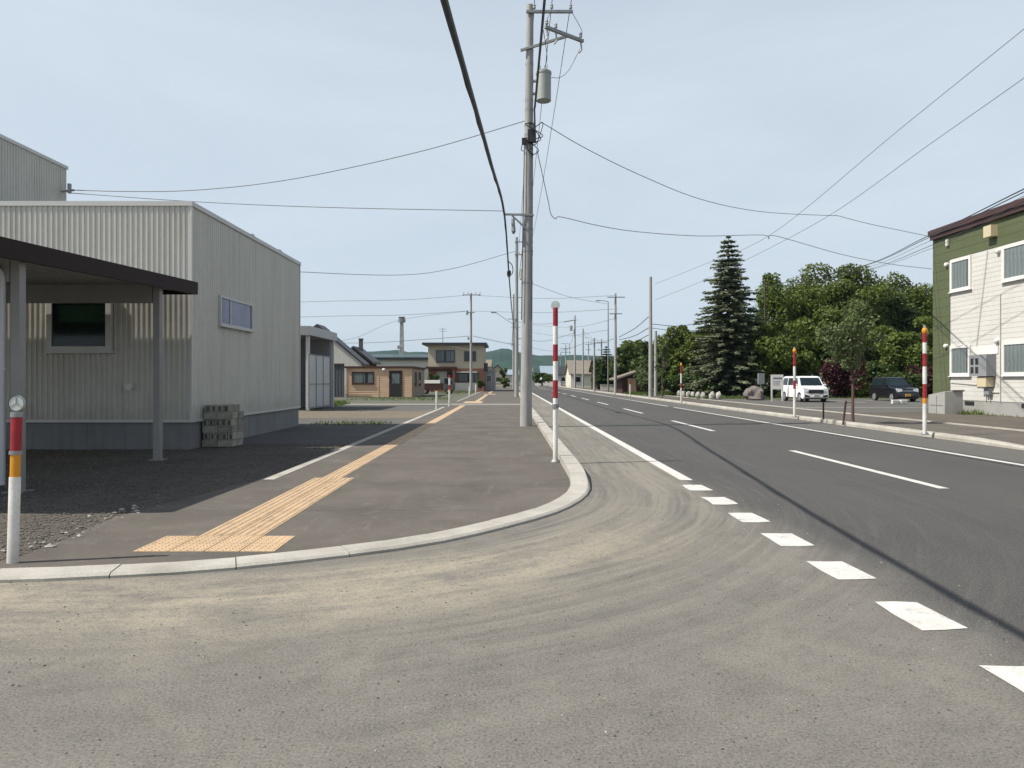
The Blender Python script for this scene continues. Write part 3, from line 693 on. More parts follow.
def window_y(parent, Y, sgn, x0, x1, z0, z1, fmat, gmat, fw=0.07, mull=(), out=0.05, name='window'):
    f = MB(); ya, yb = sorted((Y - sgn * 0.02, Y + sgn * out))
    f.box(x0, x1, ya, yb, z0, z0 + fw); f.box(x0, x1, ya, yb, z1 - fw, z1); f.box(x0, x0 + fw, ya, yb, z0 + fw, z1 - fw); f.box(x1 - fw, x1, ya, yb, z0 + fw, z1 - fw)
    for t in mull:
        xc = x0 + (x1 - x0) * t; f.box(xc - 0.025, xc + 0.025, *sorted((Y - sgn * 0.02, Y + sgn * (out - 0.012))), z0 + fw, z1 - fw)
    fo = f.build(name, fmat, parent)
    p = MB(); ya, yb = sorted((Y - sgn * 0.02, Y + sgn * (out - 0.03))); p.box(x0 + fw * .8, x1 - fw * .8, ya, yb, z0 + fw * .8, z1 - fw * .8); p.build('pane', gmat, fo)
    s_ = MB(); ya, yb = sorted((Y, Y + sgn * (out + 0.05))); s_.box(x0 - .04, x1 + .04, ya, yb, z0 - 0.035, z0 - .002); s_.build('sill', fmat, fo)
    return fo

# ------------------------------------------------------------------ metal-clad building on the left
bx, by0, by1, bH = -6.77, 14.9, 22.6, 5.27
B = thing('metal_clad_building', 'low building clad in pale corrugated metal on a grey concrete base, behind the carport', 'building', (bx, by0, 0))
m = MB()
corrugated(m, (-22, by0, 0), (bx, by0, 0), 0.64, bH, (0, -1, 0)); corrugated(m, (bx, by0, 0), (bx, by1, 0), 0.64, bH, (1, 0, 0), .113, .011)
corrugated(m, (bx, by1, 0), (-22, by1, 0), 0.64, bH, (0, 1, 0))
m.box(-22, bx - .03, by0 + .03, by1 - .03, 0.3, bH - 0.06)
m.build('wall', MT['clad'], B)
m = MB(); m.box(-22, bx - 0.02, by0 + .02, by1 - .02, -0.1, 0.61)
for k in range(8): m.box(-21 + 2 * k, -20.99 + 2 * k, by0 + .012, by0 + .02, 0.0, .61, MT['darkwall'])
m.build('foundation', MT['found'], B)
m = MB(); m.box(-22, bx + .05, by0 - .05, by0 + .03, .60, .655); m.box(bx - .03, bx + .05, by0 + .03, by1, .60, .655); m.build('drip_flashing', MT['trim'], B)
m = MB(); m.box(-22, bx + .045, by0 - .045, by0 + .12, bH - .07, bH + .03); m.box(bx - .12, bx + .045, by0 + .12, by1 + .045, bH - .07, bH + .03)
m.box(-22, bx - .12, by1 - .1, by1 + .045, bH - .07, bH + .03); m.box(bx - .01, bx + .03, by0 - .03, by0 + .04, .66, bH - .07); m.box(bx - .02, bx + .03, by1 - .03, by1 + .03, .66, bH - .07)
m.build('coping', MT['trim'], B)
m = MB(); m.box(-22, bx - .12, by0 + .12, by1 - .1, bH - .12, bH - .05); m.build('roof', MT['sheet'], B)
fo = window_y(B, by0 - .02, -1, -9.78, -8.42, 2.10, 3.36, MT['trim'], MT['glass_green'], 0.11, (), 0.09)
m = MB(); m.box(-9.65, -8.55, by0 - .075, by0 - .068, 2.68, 2.695, MT['darkwall']); m.box(-9.6, -9.3, by0 - .075, by0 - .066, 2.25, 2.55, MT['midgrey']); m.box(-9.2, -8.7, by0 - .075, by0 - .066, 2.38, 2.42, MT['midgrey']); m.box(-9.65, -8.6, by0 - .075, by0 - .067, 2.22, 2.25, MT['midgrey'])
m.build('window_shelf', None, fo)
window_x(B, bx + .02, 1, 16.3, 18.36, 2.78, 3.48, MT['trim'], MT['glass_lav'], 0.055, (0.30,), 0.04)
m = MB(); m.tube([(-8.05, by0 - .02, 1.36), (-8.05, by0 - .10, 1.36)], 0.06, 10); m.box(-8.1, -8.0, by0 - .14, by0 - .10, 1.28, 1.40); m.build('wall_vent', MT['white'], B)
for yv in (19.3, 21.6):
    m = MB(); m.tube([(bx - .35, yv, bH - .05), (bx - .35, yv, bH + .18)], .07, 10); m.tube([(bx - .35, yv, bH + .18), (bx - .35, yv, bH + .25)], [.13, .08], 10); m.build('roof_vent', MT['sheet'], B)
u0, u1, uH = -22, -14.3, 8.36
m = MB(); corrugated(m, (u1, by0 + .4, 0), (u1, by1, 0), bH - .1, uH, (1, 0, 0)); corrugated(m, (u0, by0 + .4, 0), (u1, by0 + .4, 0), bH - .1, uH, (0, -1, 0)); m.box(u0, u1 - .03, by0 + .43, by1 - .02, bH - .1, uH - .05)
us = m.build('upper_storey', MT['clad'], B)
m = MB(); m.box(u1 - .1, u1 + .05, by0 + .35, by1 + .04, uH - .06, uH + .04); m.box(u0, u1 - .1, by0 + .35, by0 + .5, uH - .06, uH + .04); m.build('coping', MT['trim'], us)
m = MB(); m.bar((u1 + .05, 22.3, 7.5), (u1 + .45, 22.3, 7.55), .05, .05); m.tube([(u1 + .3, 22.3, 7.45), (u1 + .3, 22.3, 7.75)], .06, 8)
m.build('service_bracket', MT['steel'], us)

# ------------------------------------------------------------------ carport
C = thing('carport', 'grey steel carport with a dark brown roof edge and white downpipe', 'carport', (-6.5, 10, 0))
cx1 = -6.3
def rz(y): return 3.28 + (y - 8.66) * 0.036           # roof top height
m = MB()
def sloped_box(x0, x1, y0, y1, a, b, mat=None):
    m.add([(x0, y0, rz(y0) + a), (x1, y0, rz(y0) + a), (x1, y1, rz(y1) + a), (x0, y1, rz(y1) + a), (x0, y0, rz(y0) + b), (x1, y0, rz(y0) + b), (x1, y1, rz(y1) + b), (x0, y1, rz(y1) + b)],
          [(0, 3, 2, 1), (4, 5, 6, 7), (0, 1, 5, 4), (1, 2, 6, 5), (2, 3, 7, 6), (3, 0, 4, 7)], mat)
sloped_box(-14, cx1 - .06, 7.26, 14.12, -.08, -.04)
x = -13.9
while x < cx1 - .25:                                  # folded-plate ribs underneath
    m.add([(x, 7.3, rz(7.3) - .08), (x + .05, 7.3, rz(7.3) - .17), (x + .10, 7.3, rz(7.3) - .17), (x + .15, 7.3, rz(7.3) - .08), (x, 14.1, rz(14.1) - .08), (x + .05, 14.1, rz(14.1) - .17), (x + .10, 14.1, rz(14.1) - .17), (x + .15, 14.1, rz(14.1) - .08)],
          [(0, 4, 5, 1), (1, 5, 6, 2), (2, 6, 7, 3), (0, 1, 2, 3), (7, 6, 5, 4)]); x += .2
sloped_box(-14, -6.52, 14.19, 14.69, -.09, -.05)  # extra strip behind the roof, added to cast the shadow edge on the wall
m.build('roof', MT['greymetal'], C)
m = MB(); sloped_box(cx1 - .06, cx1, 7.2, 14.18, -.25, 0.0); sloped_box(-14, cx1 - .06, 7.2, 7.26, -.25, 0.0); sloped_box(-14, cx1 - .06, 14.12, 14.18, -.25, 0.0)
m.build('fascia', MT['brownmetal'], C)
for py in (9.27, 12.96):
    for pxx in (-6.5, -11.6):
        m = MB(); h_ = rz(py) - .17
        m.box(pxx - .062, pxx + .062, py - .062, py + .062, -.05, h_); p = m.build('post', MT['greymetal'], C, bevel=.006)
        m = MB(); m.box(pxx - .13, pxx + .13, py - .13, py + .13, -.03, .035); m.build('base_plate', MT['steel'], p)
    m = MB(); m.box(-13.9, -6.58, py - .05, py + .05, rz(py) - .51, rz(py) - .172); m.build('beam', MT['greymetal'], C, bevel=.006)
m = MB(); m.tube(catmull([(-6.9, 8.9, 3.0), (-6.74, 9.15, 2.97), (-6.68, 9.22, 2.85), (-6.68, 9.22, 2.5), (-6.68, 9.22, 0.12)], 6), .042, 10); m.tube([(-6.68, 9.22, 1.62), (-6.68, 9.22, 1.66)], .055, 10)
m.build('downpipe', MT['pvc'], C, smooth=True)

# ------------------------------------------------------------------ block stack
rg = random.Random(31)
for lay in range(6):
    wide = lay % 2 == 0
    cols, bw = (2, .335) if wide else (5, .134)
    if lay == 5: cols = 4
    for i in range(cols):
        for k in range(2):
            bxx = -6.74 + bw * i + (.06 if lay == 5 else 0) + rg.uniform(-.008, .008) + (.02 if lay % 3 == 1 else 0); byy = 15.38 + .315 * k + rg.uniform(-.012, .012)
            z0_ = .03 + .153 * lay; lb = ('grey concrete block in the topmost row of the stack by the metal wall', 'topmost row of stacked concrete blocks') if lay == 5 else ('long grey concrete block lying in a plain-faced row of the stack by the metal wall', 'plain rows of stacked concrete blocks') if wide else ('narrow grey concrete block in a grooved row inside the stack by the metal wall', 'grooved rows of stacked concrete blocks')
            o = thing('concrete_block', lb[0], 'concrete block', (bxx, byy, z0_), lb[1])
            m = MB(); pale = rg.random() < .35; w_ = bw - .008
            m.box(bxx, bxx + w_, byy, byy + .30, z0_, z0_ + .15)
            m.build('block_body', MT['block_pale'] if pale else MT['block'], o, bevel=.01)
            if not wide and k == 0:
                m = MB(); m.box(bxx + w_ * .30, bxx + w_ * .72, byy - .003, byy + .002, z0_ + .02, z0_ + .125); m.build('groove', MT['grit'], o)

# ------------------------------------------------------------------ delineators and snow poles
def delineator():
    x, y = -3.985, 5.62
    o = thing('delineator', 'short white delineator with round reflector, red and amber bands, at the left kerb end', 'delineator', (x, y, ZW))
    def sec(z0, z1, hw, mat, name, parent=o, grow=0.0):
        m = MB(); tl = .028; q = []
        for z in (z0, z1):
            xx = x + tl * (z - ZW) ; yy = y
            for a in range(12):
                an = 2 * math.pi * a / 12; q.append((xx + hw * math.cos(an), yy + hw * .62 * math.sin(an), z))
        m.add(q, [(a, (a + 1) % 12, 12 + (a + 1) % 12, 12 + a) for a in range(12)] + [tuple(range(11, -1, -1)), tuple(range(12, 24))])
        return m.build(name, mat, parent, smooth=True)
    b = sec(ZW, ZW + .69, .046, MT['white'], 'body')
    sec(ZW + .69, ZW + .87, .041, MT['amber'], 'amber_band'); sec(ZW + .87, ZW + .90, .052, MT['steel'], 'collar'); sec(ZW + .90, ZW + 1.17, .044, MT['red'], 'red_band'); sec(ZW + 1.17, ZW + 1.21, .05, MT['steel'], 'cap')
    c = Vector((x + .036, y, ZW + 1.28)); m = MB(); m.tube([c + Vector((0, .008, 0)), c + Vector((0, -.012, 0))], .058, 20)
    r_ = m.build('reflector', MT['lens'], o)
    m = MB()
    for k in range(3):
        a = math.pi / 2 + k * 2 * math.pi / 3; m.bar(c + Vector((0, -.013, 0)), c + Vector((.054 * math.cos(a), -.013, .054 * math.sin(a))), .004, .008)
    m.tube([c + Vector((0, .01, 0)), c + Vector((0, -.016, 0))], .063, 20, cap=False); m.build('reflector_rim', MT['sheet'], r_)
delineator()
def snow_pole(x, y, z, h, r, bands, label, top='disc', group='red and white snow poles along the road', collar=None):
    o = thing('snow_pole', label, 'snow pole', (x, y, z), group)
    m = MB()
    for (a, b, mt) in bands: m.tube([(x, y, z + a * h), (x, y, z + b * h)], r, 12, MT[mt], cap=True)
    m.build('pole', None, o, smooth=True)
    if top == 'disc':
        c = Vector((x, y, z + h - .06)); m = MB(); m.tube([c + Vector((0, .02, 0)), c + Vector((0, -.02, 0))], .082, 16); m.build('reflector', MT['lens'], o)
    elif top == 'beacon':
        m = MB(); m.dome((x, y, z + h - .15), r * 1.4, r * 1.4, .10, 0, 0, 12, 8, MT['amber']); m.build('beacon', None, o, smooth=True)
        m = MB(); m.tube([(x, y, z + h - .06), (x, y, z + h)], [.04, .03], 8); m.build('cap', MT['midgrey'], o)
    m = MB(); m.tube([(x, y, z - .01), (x, y, z + .012), (x, y, z + .05)], [r * 1.9, r * 1.9, r * 1.25], 12); m.build('base_flange', MT['steel'], o)
    if collar:
        m = MB(); m.tube([(x, y, z + collar - .04), (x, y, z + collar + .04)], r * 1.35, 12); m.build('collar', MT['steel'], o)
W_, RD, AM = 'white', 'red', 'amber'
snow_pole(0.83, 12.5, ZW, 2.86, .045, [(0, .40, W_), (.40, .512, RD), (.512, .63, W_), (.63, .735, RD), (.735, .85, W_), (.85, .965, RD)], 'tall red and white snow pole with a round reflector, in front of the corner kerb', 'disc', collar=1.0)
bandsR = [(0, .28, W_), (.28, .33, AM), (.33, .42, RD), (.42, .50, W_), (.50, .60, RD), (.60, .71, W_), (.71, .82, RD), (.82, .95, RD)]
bands2 = [(0, .40, W_), (.40, .48, RD), (.48, .58, RD), (.58, .72, W_), (.72, .92, RD)]
snow_pole(10.75, 18.1, .10, 2.82, .05, [(0, .28, W_), (.28, .33, AM), (.33, .46, RD), (.46, .62, W_), (.62, .74, RD), (.74, .84, W_), (.84, .95, RD)], 'red and white snow pole with orange beacon before the green-cornered apartment house', 'beacon')
snow_pole(10.85, 26.6, .10, 2.66, .05, [(0, .40, W_), (.40, .52, RD), (.52, .72, W_), (.72, .93, RD)], 'red and white snow pole with an orange top, beside the white van', 'beacon')
snow_pole(10.7, 43.5, .10, 2.5, .05, [(0, .36, W_), (.36, .48, RD), (.48, .72, W_), (.72, .93, RD)], 'red and white snow pole standing left of the tall spruce', 'beacon')
snow_pole(11.6, 67, .07, 1.3, .06, [(0, .8, W_), (.8, 1, RD)], 'short white and red marker post in front of the brown hut', 'none')
snow_pole(-3.68, 35.6, ZW, .9, .055, [(0, 1, W_)], 'short plain white post in front of the timber shed', 'none', 'white posts at the yard entrance')
snow_pole(-3.33, 39.2, ZW, 1.75, .055, [(0, .50, W_), (.50, .56, AM), (.56, .68, RD), (.68, .9, W_), (.9, 1, RD)], 'white post with red and amber bands in front of the parked truck', 'none', 'white posts at the yard entrance')
snow_pole(-3.5, 62, ZW, .9, .06, [(0, 1, W_)], 'white post at the path edge beside the brick house, nearer one', 'none', 'white posts by the brick house')
snow_pole(-3.45, 73, ZW, 1.0, .06, [(0, 1, W_)], 'white post at the path edge beside the brick house, farther one', 'none', 'white posts by the brick house')

# ------------------------------------------------------------------ utility poles
def upole(x, y, h, r0, r1, label, z=ZW, mat='pole', group='concrete utility poles', lean=0.0):
    o = thing('utility_pole', label, 'utility pole', (x, y, z), group)
    m = MB(); n_ = 8
    m.tube([(x + lean * i / n_, y, z - .05 + h * i / n_) for i in range(n_ + 1)], [r0 + (r1 - r0) * i / n_ for i in range(n_ + 1)], 14); m.build('shaft', MT[mat], o, smooth=True)
    return o
def arm(o, p, q, w=.08):
    m = MB(); m.bar(p, q, w, w); return m.build('crossarm', MT['steel'], o)
def insul(o, p, h=.2):
    m = MB(); p = Vector(p); m.tube([p, p + Vector((0, 0, h * .3)), p + Vector((0, 0, h * .35)), p + Vector((0, 0, h * .65)), p + Vector((0, 0, h * .7)), p + Vector((0, 0, h))], [.02, .02, .055, .04, .055, .03], 8); m.build('insulator', MT['porcelain'], o)
def band(o, x, y, z, r):
    m = MB(); m.tube([(x, y, z - .04), (x, y, z + .04)], r, 12); m.build('clamp', MT['steel'], o)
Mx, My = .54, 22.3
U = upole(Mx, My, 13.45, .195, .115, 'tall concrete utility pole with a transformer near the top, standing on the near pavement', lean=.13); Mx = .645
arm(U, (Mx - .1, My - .16, 13.15), (2.02, My - .16, 13.15)); insul(U, (1.35, My - .16, 13.19)); insul(U, (1.95, My - .16, 13.19)); insul(U, (.8, My - .16, 13.19))
arm(U, (Mx - .28, My - .1, 11.95), (1.88, 22.0, 12.32), .07); arm(U, (1.10, 21.4, 12.3), (2.36, 22.32, 12.3), .09)
for q in ((1.16, 21.45), (1.45, 21.66), (2.28, 22.26)): insul(U, (q[0], q[1], 12.34)); m = MB(); m.tube([(q[0], q[1], 12.25), (q[0] + .03, q[1], 12.0), (q[0] - .05, q[1], 11.9)], .03, 6); m.build('fuse_cutout', MT['porcelain'], U)
m = MB(); m.tube([(1.10, 22.2, 10.35), (1.10, 22.2, 11.18)], .235, 18); m.tube([(1.10, 22.2, 11.18), (1.10, 22.2, 11.26)], [.25, .25], 18); m.tube([(1.10, 22.2, 11.26), (1.10, 22.2, 11.34)], [.22, .1], 18)
tf = m.build('transformer', MT['transf'], U, smooth=True)
for dx, dy in ((-.1, 0), (.08, .08), (.08, -.08)):
    m = MB(); m.tube([(1.10 + dx, 22.2 + dy, 11.3), (1.10 + dx * 1.3, 22.2 + dy, 11.48)], [.03, .02], 6); m.build('bushing', MT['porcelain'], tf)
for zb_ in (10.6, 11.0):
    m = MB(); m.bar((Mx, My, zb_), (1.0, 22.2, zb_), .09, .06); m.build('transformer_bracket', MT['steel'], U)
for z_ in (12.0, 11.55, 10.4, 10.1, 9.6, 9.3, 8.7, 6.72, 6.3, 5.6, 4.6): band(U, .54 + .13 * z_ / 13.45, My, z_, .118 + (13.5 - z_) * .0065)
rg = random.Random(3)
for k in range(8):                                      # drop-wire clutter at the service head
    a = rg.uniform(0, 6.28); z0_ = rg.uniform(8.9, 9.7); m = MB(); p0 = Vector((Mx + .16 * math.cos(a), My - .1 + .16 * math.sin(a), z0_))
    m.tube(catmull([p0, p0 + Vector((rg.uniform(-.35, .35), rg.uniform(-.2, .1), rg.uniform(-.15, .2))), p0 + Vector((rg.uniform(-.3, .3), 0, rg.uniform(-.5, -.2))), Vector((Mx + .1, My - .16, z0_ - .5))], 5), .014, 5); m.build('jumper_wire', MT['cable'], U)
m = MB(); m.box(Mx - .05, Mx + .2, My - .26, My - .12, 9.0, 9.4); m.box(Mx - .24, Mx - .1, My - .2, My - .1, 8.95, 9.15); m.build('splice_box', MT['cable'], U)
arm(U, (Mx + .14, My - .16, 6.72), (Mx - .80, My - .16, 6.74), .06); m = MB(); m.bar((Mx, My - .14, 6.2), (Mx - .55, My - .16, 6.7), .05, .05); m.build('brace', MT['steel'], U)
for k, (a, b) in enumerate(((-.13, 0.02), (.12, -.12))):
    m = MB(); m.tube([(Mx - .02 + a * 1.05, My - .14, 9.0), (Mx - .05 + a * 1.2, My - .16, 6.4), (Mx - .08 + a * 1.3, My - .17, 3.4)], .014, 6); m.build('riser', MT['cable'], U)
m = MB(); m.tube([(Mx - .52, My - .16, 6.6), (Mx - .50, My - .16, 6.2), (Mx - .5, My - .16, 6.12)], [.05, .07, .03], 8); m.build('dead_end_grip', MT['steel'], U)

U2 = upole(.66, 61, 13.95, .19, .12, 'second concrete utility pole on the near pavement, right behind the transformer pole')
arm(U2, (.5, 60.85, 13.5), (2.1, 60.85, 13.5)); arm(U2, (.5, 60.85, 12.4), (2.1, 60.85, 12.4)); arm(U2, (.8, 60.85, 6.8), (-.1, 60.85, 6.8), .06)
for z_ in (13.54, 12.44):
    for q in (.9, 1.5, 2.0): insul(U2, (q, 60.85, z_))
m = MB(); m.tube([(1.15, 60.8, 10.2), (1.15, 60.8, 11.1)], .23, 14); m.build('transformer', MT['transf'], U2, smooth=True)
U3 = upole(.66, 101, 13.9, .19, .12, 'third concrete utility pole on the near pavement, farthest of the row')
arm(U3, (.5, 100.85, 13.4), (2.1, 100.85, 13.4)); arm(U3, (.8, 100.85, 6.8), (-.1, 100.85, 6.8), .06)
m = MB(); m.bar((.5, 100.85, 9.6), (-1.9, 100.85, 11.2), .07, .07); m.box(-2.6, -1.8, 100.7, 101.0, 11.15, 11.3); m.build('street_lamp_arm', MT['steel'], U3)
for y_ in (141, 181):
    o_ = upole(.66 + shift(y_), y_, 12.5, .18, .12, 'far concrete utility pole continuing the near pavement row, ' + ('nearer of the far two' if y_ == 141 else 'farther of the far two')); arm(o_, (.2 + shift(y_), y_ - .15, 12.1), (2.1 + shift(y_), y_ - .15, 12.1), .1)
UL = upole(-4.45, 82, 11.7, .17, .11, 'concrete utility pole with two crossarms in front of the brick and beige house')
arm(UL, (-5.4, 81.85, 11.45), (-3.3, 81.85, 11.45), .1); arm(UL, (-4.9, 81.85, 9.4), (-4.0, 81.85, 9.4), .1)
for q in (-5.3, -4.8, -3.9, -3.4): insul(UL, (q, 81.85, 11.5), .28)
m = MB(); m.tube([(-4.9, 81.7, 9.1), (-4.9, 81.7, 9.6)], .14, 10); m.tube([(-4.75, 81.7, 6.2), (-4.75, 81.7, 6.5)], .13, 10); m.build('switch', MT['transf'], UL)
RA = upole(10.95, 72, 10.35, .17, .10, 'pale utility pole across the road nearest the brown hut', .1)
arm(RA, (10.1, 71.85, 10.0), (11.9, 71.85, 10.0), .09); arm(RA, (10.3, 71.85, 8.3), (11.6, 71.85, 8.3), .09)
RB = upole(11.12, 55, 9.55, .165, .12, 'thick pale concrete pole across the road, left of the row of kerb stones', .1)
RB2 = upole(13.2, 63, 5.9, .16, .12, 'shorter concrete pole half hidden behind the thick pale pole across the road', .06)
RD_ = upole(11.3, 120, 12.5, .18, .12, 'far utility pole across the road carrying a small transformer', .1)
arm(RD_, (9.4, 119.85, 11.4), (11.6, 119.85, 11.8), .1); m = MB(); m.tube([(10.6, 119.8, 9.9), (10.6, 119.8, 10.8)], .26, 10); m.build('transformer', MT['transf'], RD_)
RE = upole(12.9, 122, 10.4, .16, .11, 'far slim utility pole across the road, standing in front of the brown-roofed house', .1)
RF = upole(10.85, 89, 6.8, .14, .10, 'low utility pole across the road with a short crossarm', .1); arm(RF, (10.3, 88.9, 6.2), (11.8, 88.9, 6.2), .1)
RG = upole(14.6, 180, 10.6, .18, .12, 'farthest utility pole visible across the road, before the hills', .1); arm(RG, (13.2, 179.8, 9.6), (16, 179.8, 9.6), .12); arm(RG, (13.2, 179.8, 8.6), (16, 179.8, 8.6), .12)
RT = upole(23.4, 64, 10.6, .10, .07, 'dark slim utility pole rising through the trees beside the spruce', .05, 'bark')
for px_, Y_, H_, lb_ in ((560.5, 230, 10.5, 'distant utility pole in front of the hills, left of the white houses'), (588.5, 150, 9.6, 'distant slim utility pole beside the brown-roofed house, right of its ridge'), (601.5, 105, 7.6, 'distant short utility pole before the dark-roofed house across the road')):
    X_ = (px_ - VX) * Y_ / F; o_ = upole(X_, Y_, H_, .15, .10, lb_, .08); arm(o_, (X_ - .8, Y_ - .15, H_ - .5), (X_ + .8, Y_ - .15, H_ - .5), .1); arm(o_, (X_ - .6, Y_ - .15, H_ - 1.6), (X_ + .6, Y_ - .15, H_ - 1.6), .1)
def lamp_post(x, y, h, dx, label):
    o = thing('lamp_post', label, 'lamp post', (x, y, .1)); m = MB(); m.tube([(x, y, 0.05), (x, y, h)], [.10, .055], 10); m.build('shaft', MT['steel'], o, smooth=True)
    m = MB(); m.tube([(x, y, h), (x + dx * .5, y, h + .12), (x + dx, y, h + .12)], .04, 8); m.build('arm', MT['steel'], o)
    m = MB(); m.box(min(x + dx * .95, x + dx * 1.5), max(x + dx * .95, x + dx * 1.5), y - .12, y + .12, h + .06, h + .18); m.build('lamp_head', MT['transf'], o, bevel=.03)
lamp_post(11.9, 84, 10.9, -1.0, 'slender steel street lamp across the road, between two utility poles')
lamp_post(13.0, 150, 9.2, -1.2, 'far steel street lamp across the road beyond the brown-roofed house')
post = thing('marker_post', 'thin dark post on the kerb strip between the van and the young tree', 'post', (11.1, 24.6, .07))
m = MB(); m.tube([(11.05, 24.6, .05), (11.05, 24.6, .68)], .03, 8); m.build('stake', MT['timber_dark'], post)
m = MB(); m.tube([(11.05, 24.6, .68), (11.05, 24.6, .71)], .036, 8); m.build('cap', MT['black'], post)

# ------------------------------------------------------------------ overhead wires
def wire(label, pts, r=.011, mat='wire', cat='wire', name='overhead_wire', group='overhead wires', smooth_n=8):
    m = MB(); P = catmull(pts, smooth_n) if len(pts) > 2 else pts; m.tube(P, r, 5)
    o = m.build(name, MT[mat]); return tag(o, label, cat, group)
A = lambda *t: [at(*q) for q in t]
m = MB()
ck = catmull([(-1.3, -16, 6.4), (-1.0, -6, 4.8), (-.82, 0, 4.5), (-.555, 6.0, 4.76), (-.35, 13.5, 5.68), (-.14, My - .16, 6.70), (.0, 32, 6.35), (.14, 43, 6.2), (.36, 60.85, 6.3), (.38, 80, 6.1), (.4, 100.85, 6.3)], 12)
m.tube(ck, .027, 8); m.tube([p + Vector((.012, 0, .034)) for p in ck], .012, 6); m.tube([p + Vector((-.028 + .004 * math.sin(i * 1.7), 0, .012 * math.sin(i * 2.3))) for i, p in enumerate(ck)], .008, 5)
tag(m.build('telephone_cable', MT['cable']), 'thick black spiral-hung cable running overhead along the near pavement', 'cable')
sl_ = thing('cable_closure', 'black cable splice closure hanging on the thick cable beyond the tall pole', 'cable closure', (0, 31, 6.1)); m = MB(); m.tube([(0, 30.6, 6.27), (0, 30.7, 6.24), (0, 31.4, 6.2), (0, 31.5, 6.2)], [.03, .09, .09, .03], 10); m.build('case', MT['cable'], sl_); m = MB(); m.tube(catmull([(-.02, 29, 6.42), (.14, 30, 6.4), (.16, 31.4, 6.3), (.02, 32, 6.3)], 5), .02, 5); m.build('loop', MT['cable'], sl_)
for k, (x1_, z1_, x2_, z2_, y1_) in enumerate(((.8, 13.39, .9, 13.74, My - .16), (1.35, 13.39, 1.5, 13.74, My - .16), (1.95, 13.39, 2.0, 13.74, My - .16))):
    nm = ('innermost', 'middle', 'outermost')[k]
    m = MB(); m.tube(sag((x1_ - .3, -17, 13.4), (x1_, y1_, z1_), .45), .012, 5); m.tube(sag((x1_, y1_, z1_), (x2_, 60.85, z2_), .5, 20), .012, 5); m.tube(sag((x2_, 60.85, z2_), (x2_, 100.85, 13.55), .5), .012, 5)
    tag(m.build('power_line', MT['cable']), 'high power line on the top crossarm of the tall pole, %s of the three' % nm, 'power line', 'power lines on the top crossarm')
m = MB(); tri = sag((.7, -17, 10.6), (Mx + .16, My - .1, 10.1), .3, 16); m.tube(tri, .022, 6); m.tube([p + Vector((.03, 0, .03)) for p in tri], .015, 5)
m.tube(catmull([(Mx + .16, My - .14, 10.1), (Mx + .17, My - .18, 9.6), (Mx + .19, My - .18, 9.0)], 6), .03, 6)
m.tube(sag((Mx + .17, My, 9.9), (.85, 60.9, 10.4), .5, 20), .02, 5)
tag(m.build('power_line', MT['cable']), 'twisted black low-voltage cable hugging the tall pole beside the transformer', 'power line')
m = MB(); m.tube(catmull([(1.05, 21.4, 12.2), (1.2, 22.1, 11.7), (1.12, 22.2, 11.4)], 6), .01, 5); m.tube(catmull([(1.95, My - .16, 13.2), (2.3, 22.2, 12.6), (2.28, 22.26, 12.4)], 6), .009, 5); m.tube(catmull([(1.35, My - .16, 13.2), (1.2, 21.9, 12.8), (1.16, 21.45, 12.5)], 6), .009, 5); m.tube(catmull([(1.33, 22.2, 11.1), (1.6, 22.1, 11.05), (1.9, 22.1, 11.3), (2.25, 22.2, 12.0)], 6), .009, 5)
m.build('lead_wire', MT['cable'], U)
wire('sagging wire from the tall pole to the bracket on the upper left building', A((68, 190, 22.4), (130, 191.5, 22.4), (190, 190.5, 22.4), (260, 184, 22.4), (330, 172, 22.4), (430, 149, 22.3), (525, 121, 22.3)), .014)
wire('nearly level wire from the left building to the cable bracket on the tall pole', A((70, 193, 22.4), (200, 202, 22.4), (330, 207.5, 22.4), (503, 211, 22.2)), .012)
wire('wire sagging from behind the low metal building up to the second pole', A((250, 268, 42), (302, 272, 45), (400, 275, 52), (455, 268, 56), (516, 251, 61)), .02)
wire('long sagging wire from the tall pole across the road to the apartment house, upper one', A((541, 122, 22.3), (585, 148, 23.6), (640, 175, 25), (700, 199, 27), (760, 211.5, 29), (828, 215.5, 30.6), (835, 215, 30.8)) , .013)
wire('branch wire from the crossing splice to the apartment house eaves', A((835, 215, 30.8), (870, 224, 31.5), (932, 237, 33)), .013)
wire('lower drop wire with a loop, crossing the road to the apartment house', A((537, 150, 22.3), (548, 200, 23), (551, 214, 23.2), (556, 219, 23.3), (561, 217, 23.4), (600, 226, 24.4), (640, 232, 25.6), (700, 236, 27.5), (762, 235, 29), (769, 239, 29.2), (776, 236, 29.4), (840, 254, 31), (890, 264, 32), (932, 269, 33)), .013, smooth_n=5)
wire('thin diagonal wire in the open sky at right, upper of the two', A((1150, -73, 17), (1024, 29, 21), (900, 129, 27), (770, 235, 38), (700, 266, 47), (655, 284, 55)), .012)
wire('thin diagonal wire in the open sky at right, lower of the two', A((1150, -14, 17), (1024, 78, 21), (930, 144, 25.5), (830, 215, 32), (750, 258, 42), (700, 282, 48), (655, 300, 55)), .012)
for k, (ya, yb, yc) in enumerate(((268, 235, 189), (268.5, 237, 192), (271, 241, 196), (273, 246, 201), (274, 249, 204))):
    wire(('thick dark cable passing in front of the apartment eaves, %s of the bundle') % ('topmost', 'second', 'third', 'fourth', 'lowest')[k], A((766, ya + 18, 64), (855, ya, 42), (930, yb, 24), (1024, yc, 15.5), (1200, yc - 85, 10.5)), (.015, .013, .007, .011, .007)[k], 'cable', 'cable', 'overhead_cable', 'cables passing the apartment eaves')
wire('crossing wire between the two-armed left pole and the low building roofs, top one', A((120, 311, 78), (302, 302, 80), (400, 300, 81), (464, 295.5, 82)), .022)
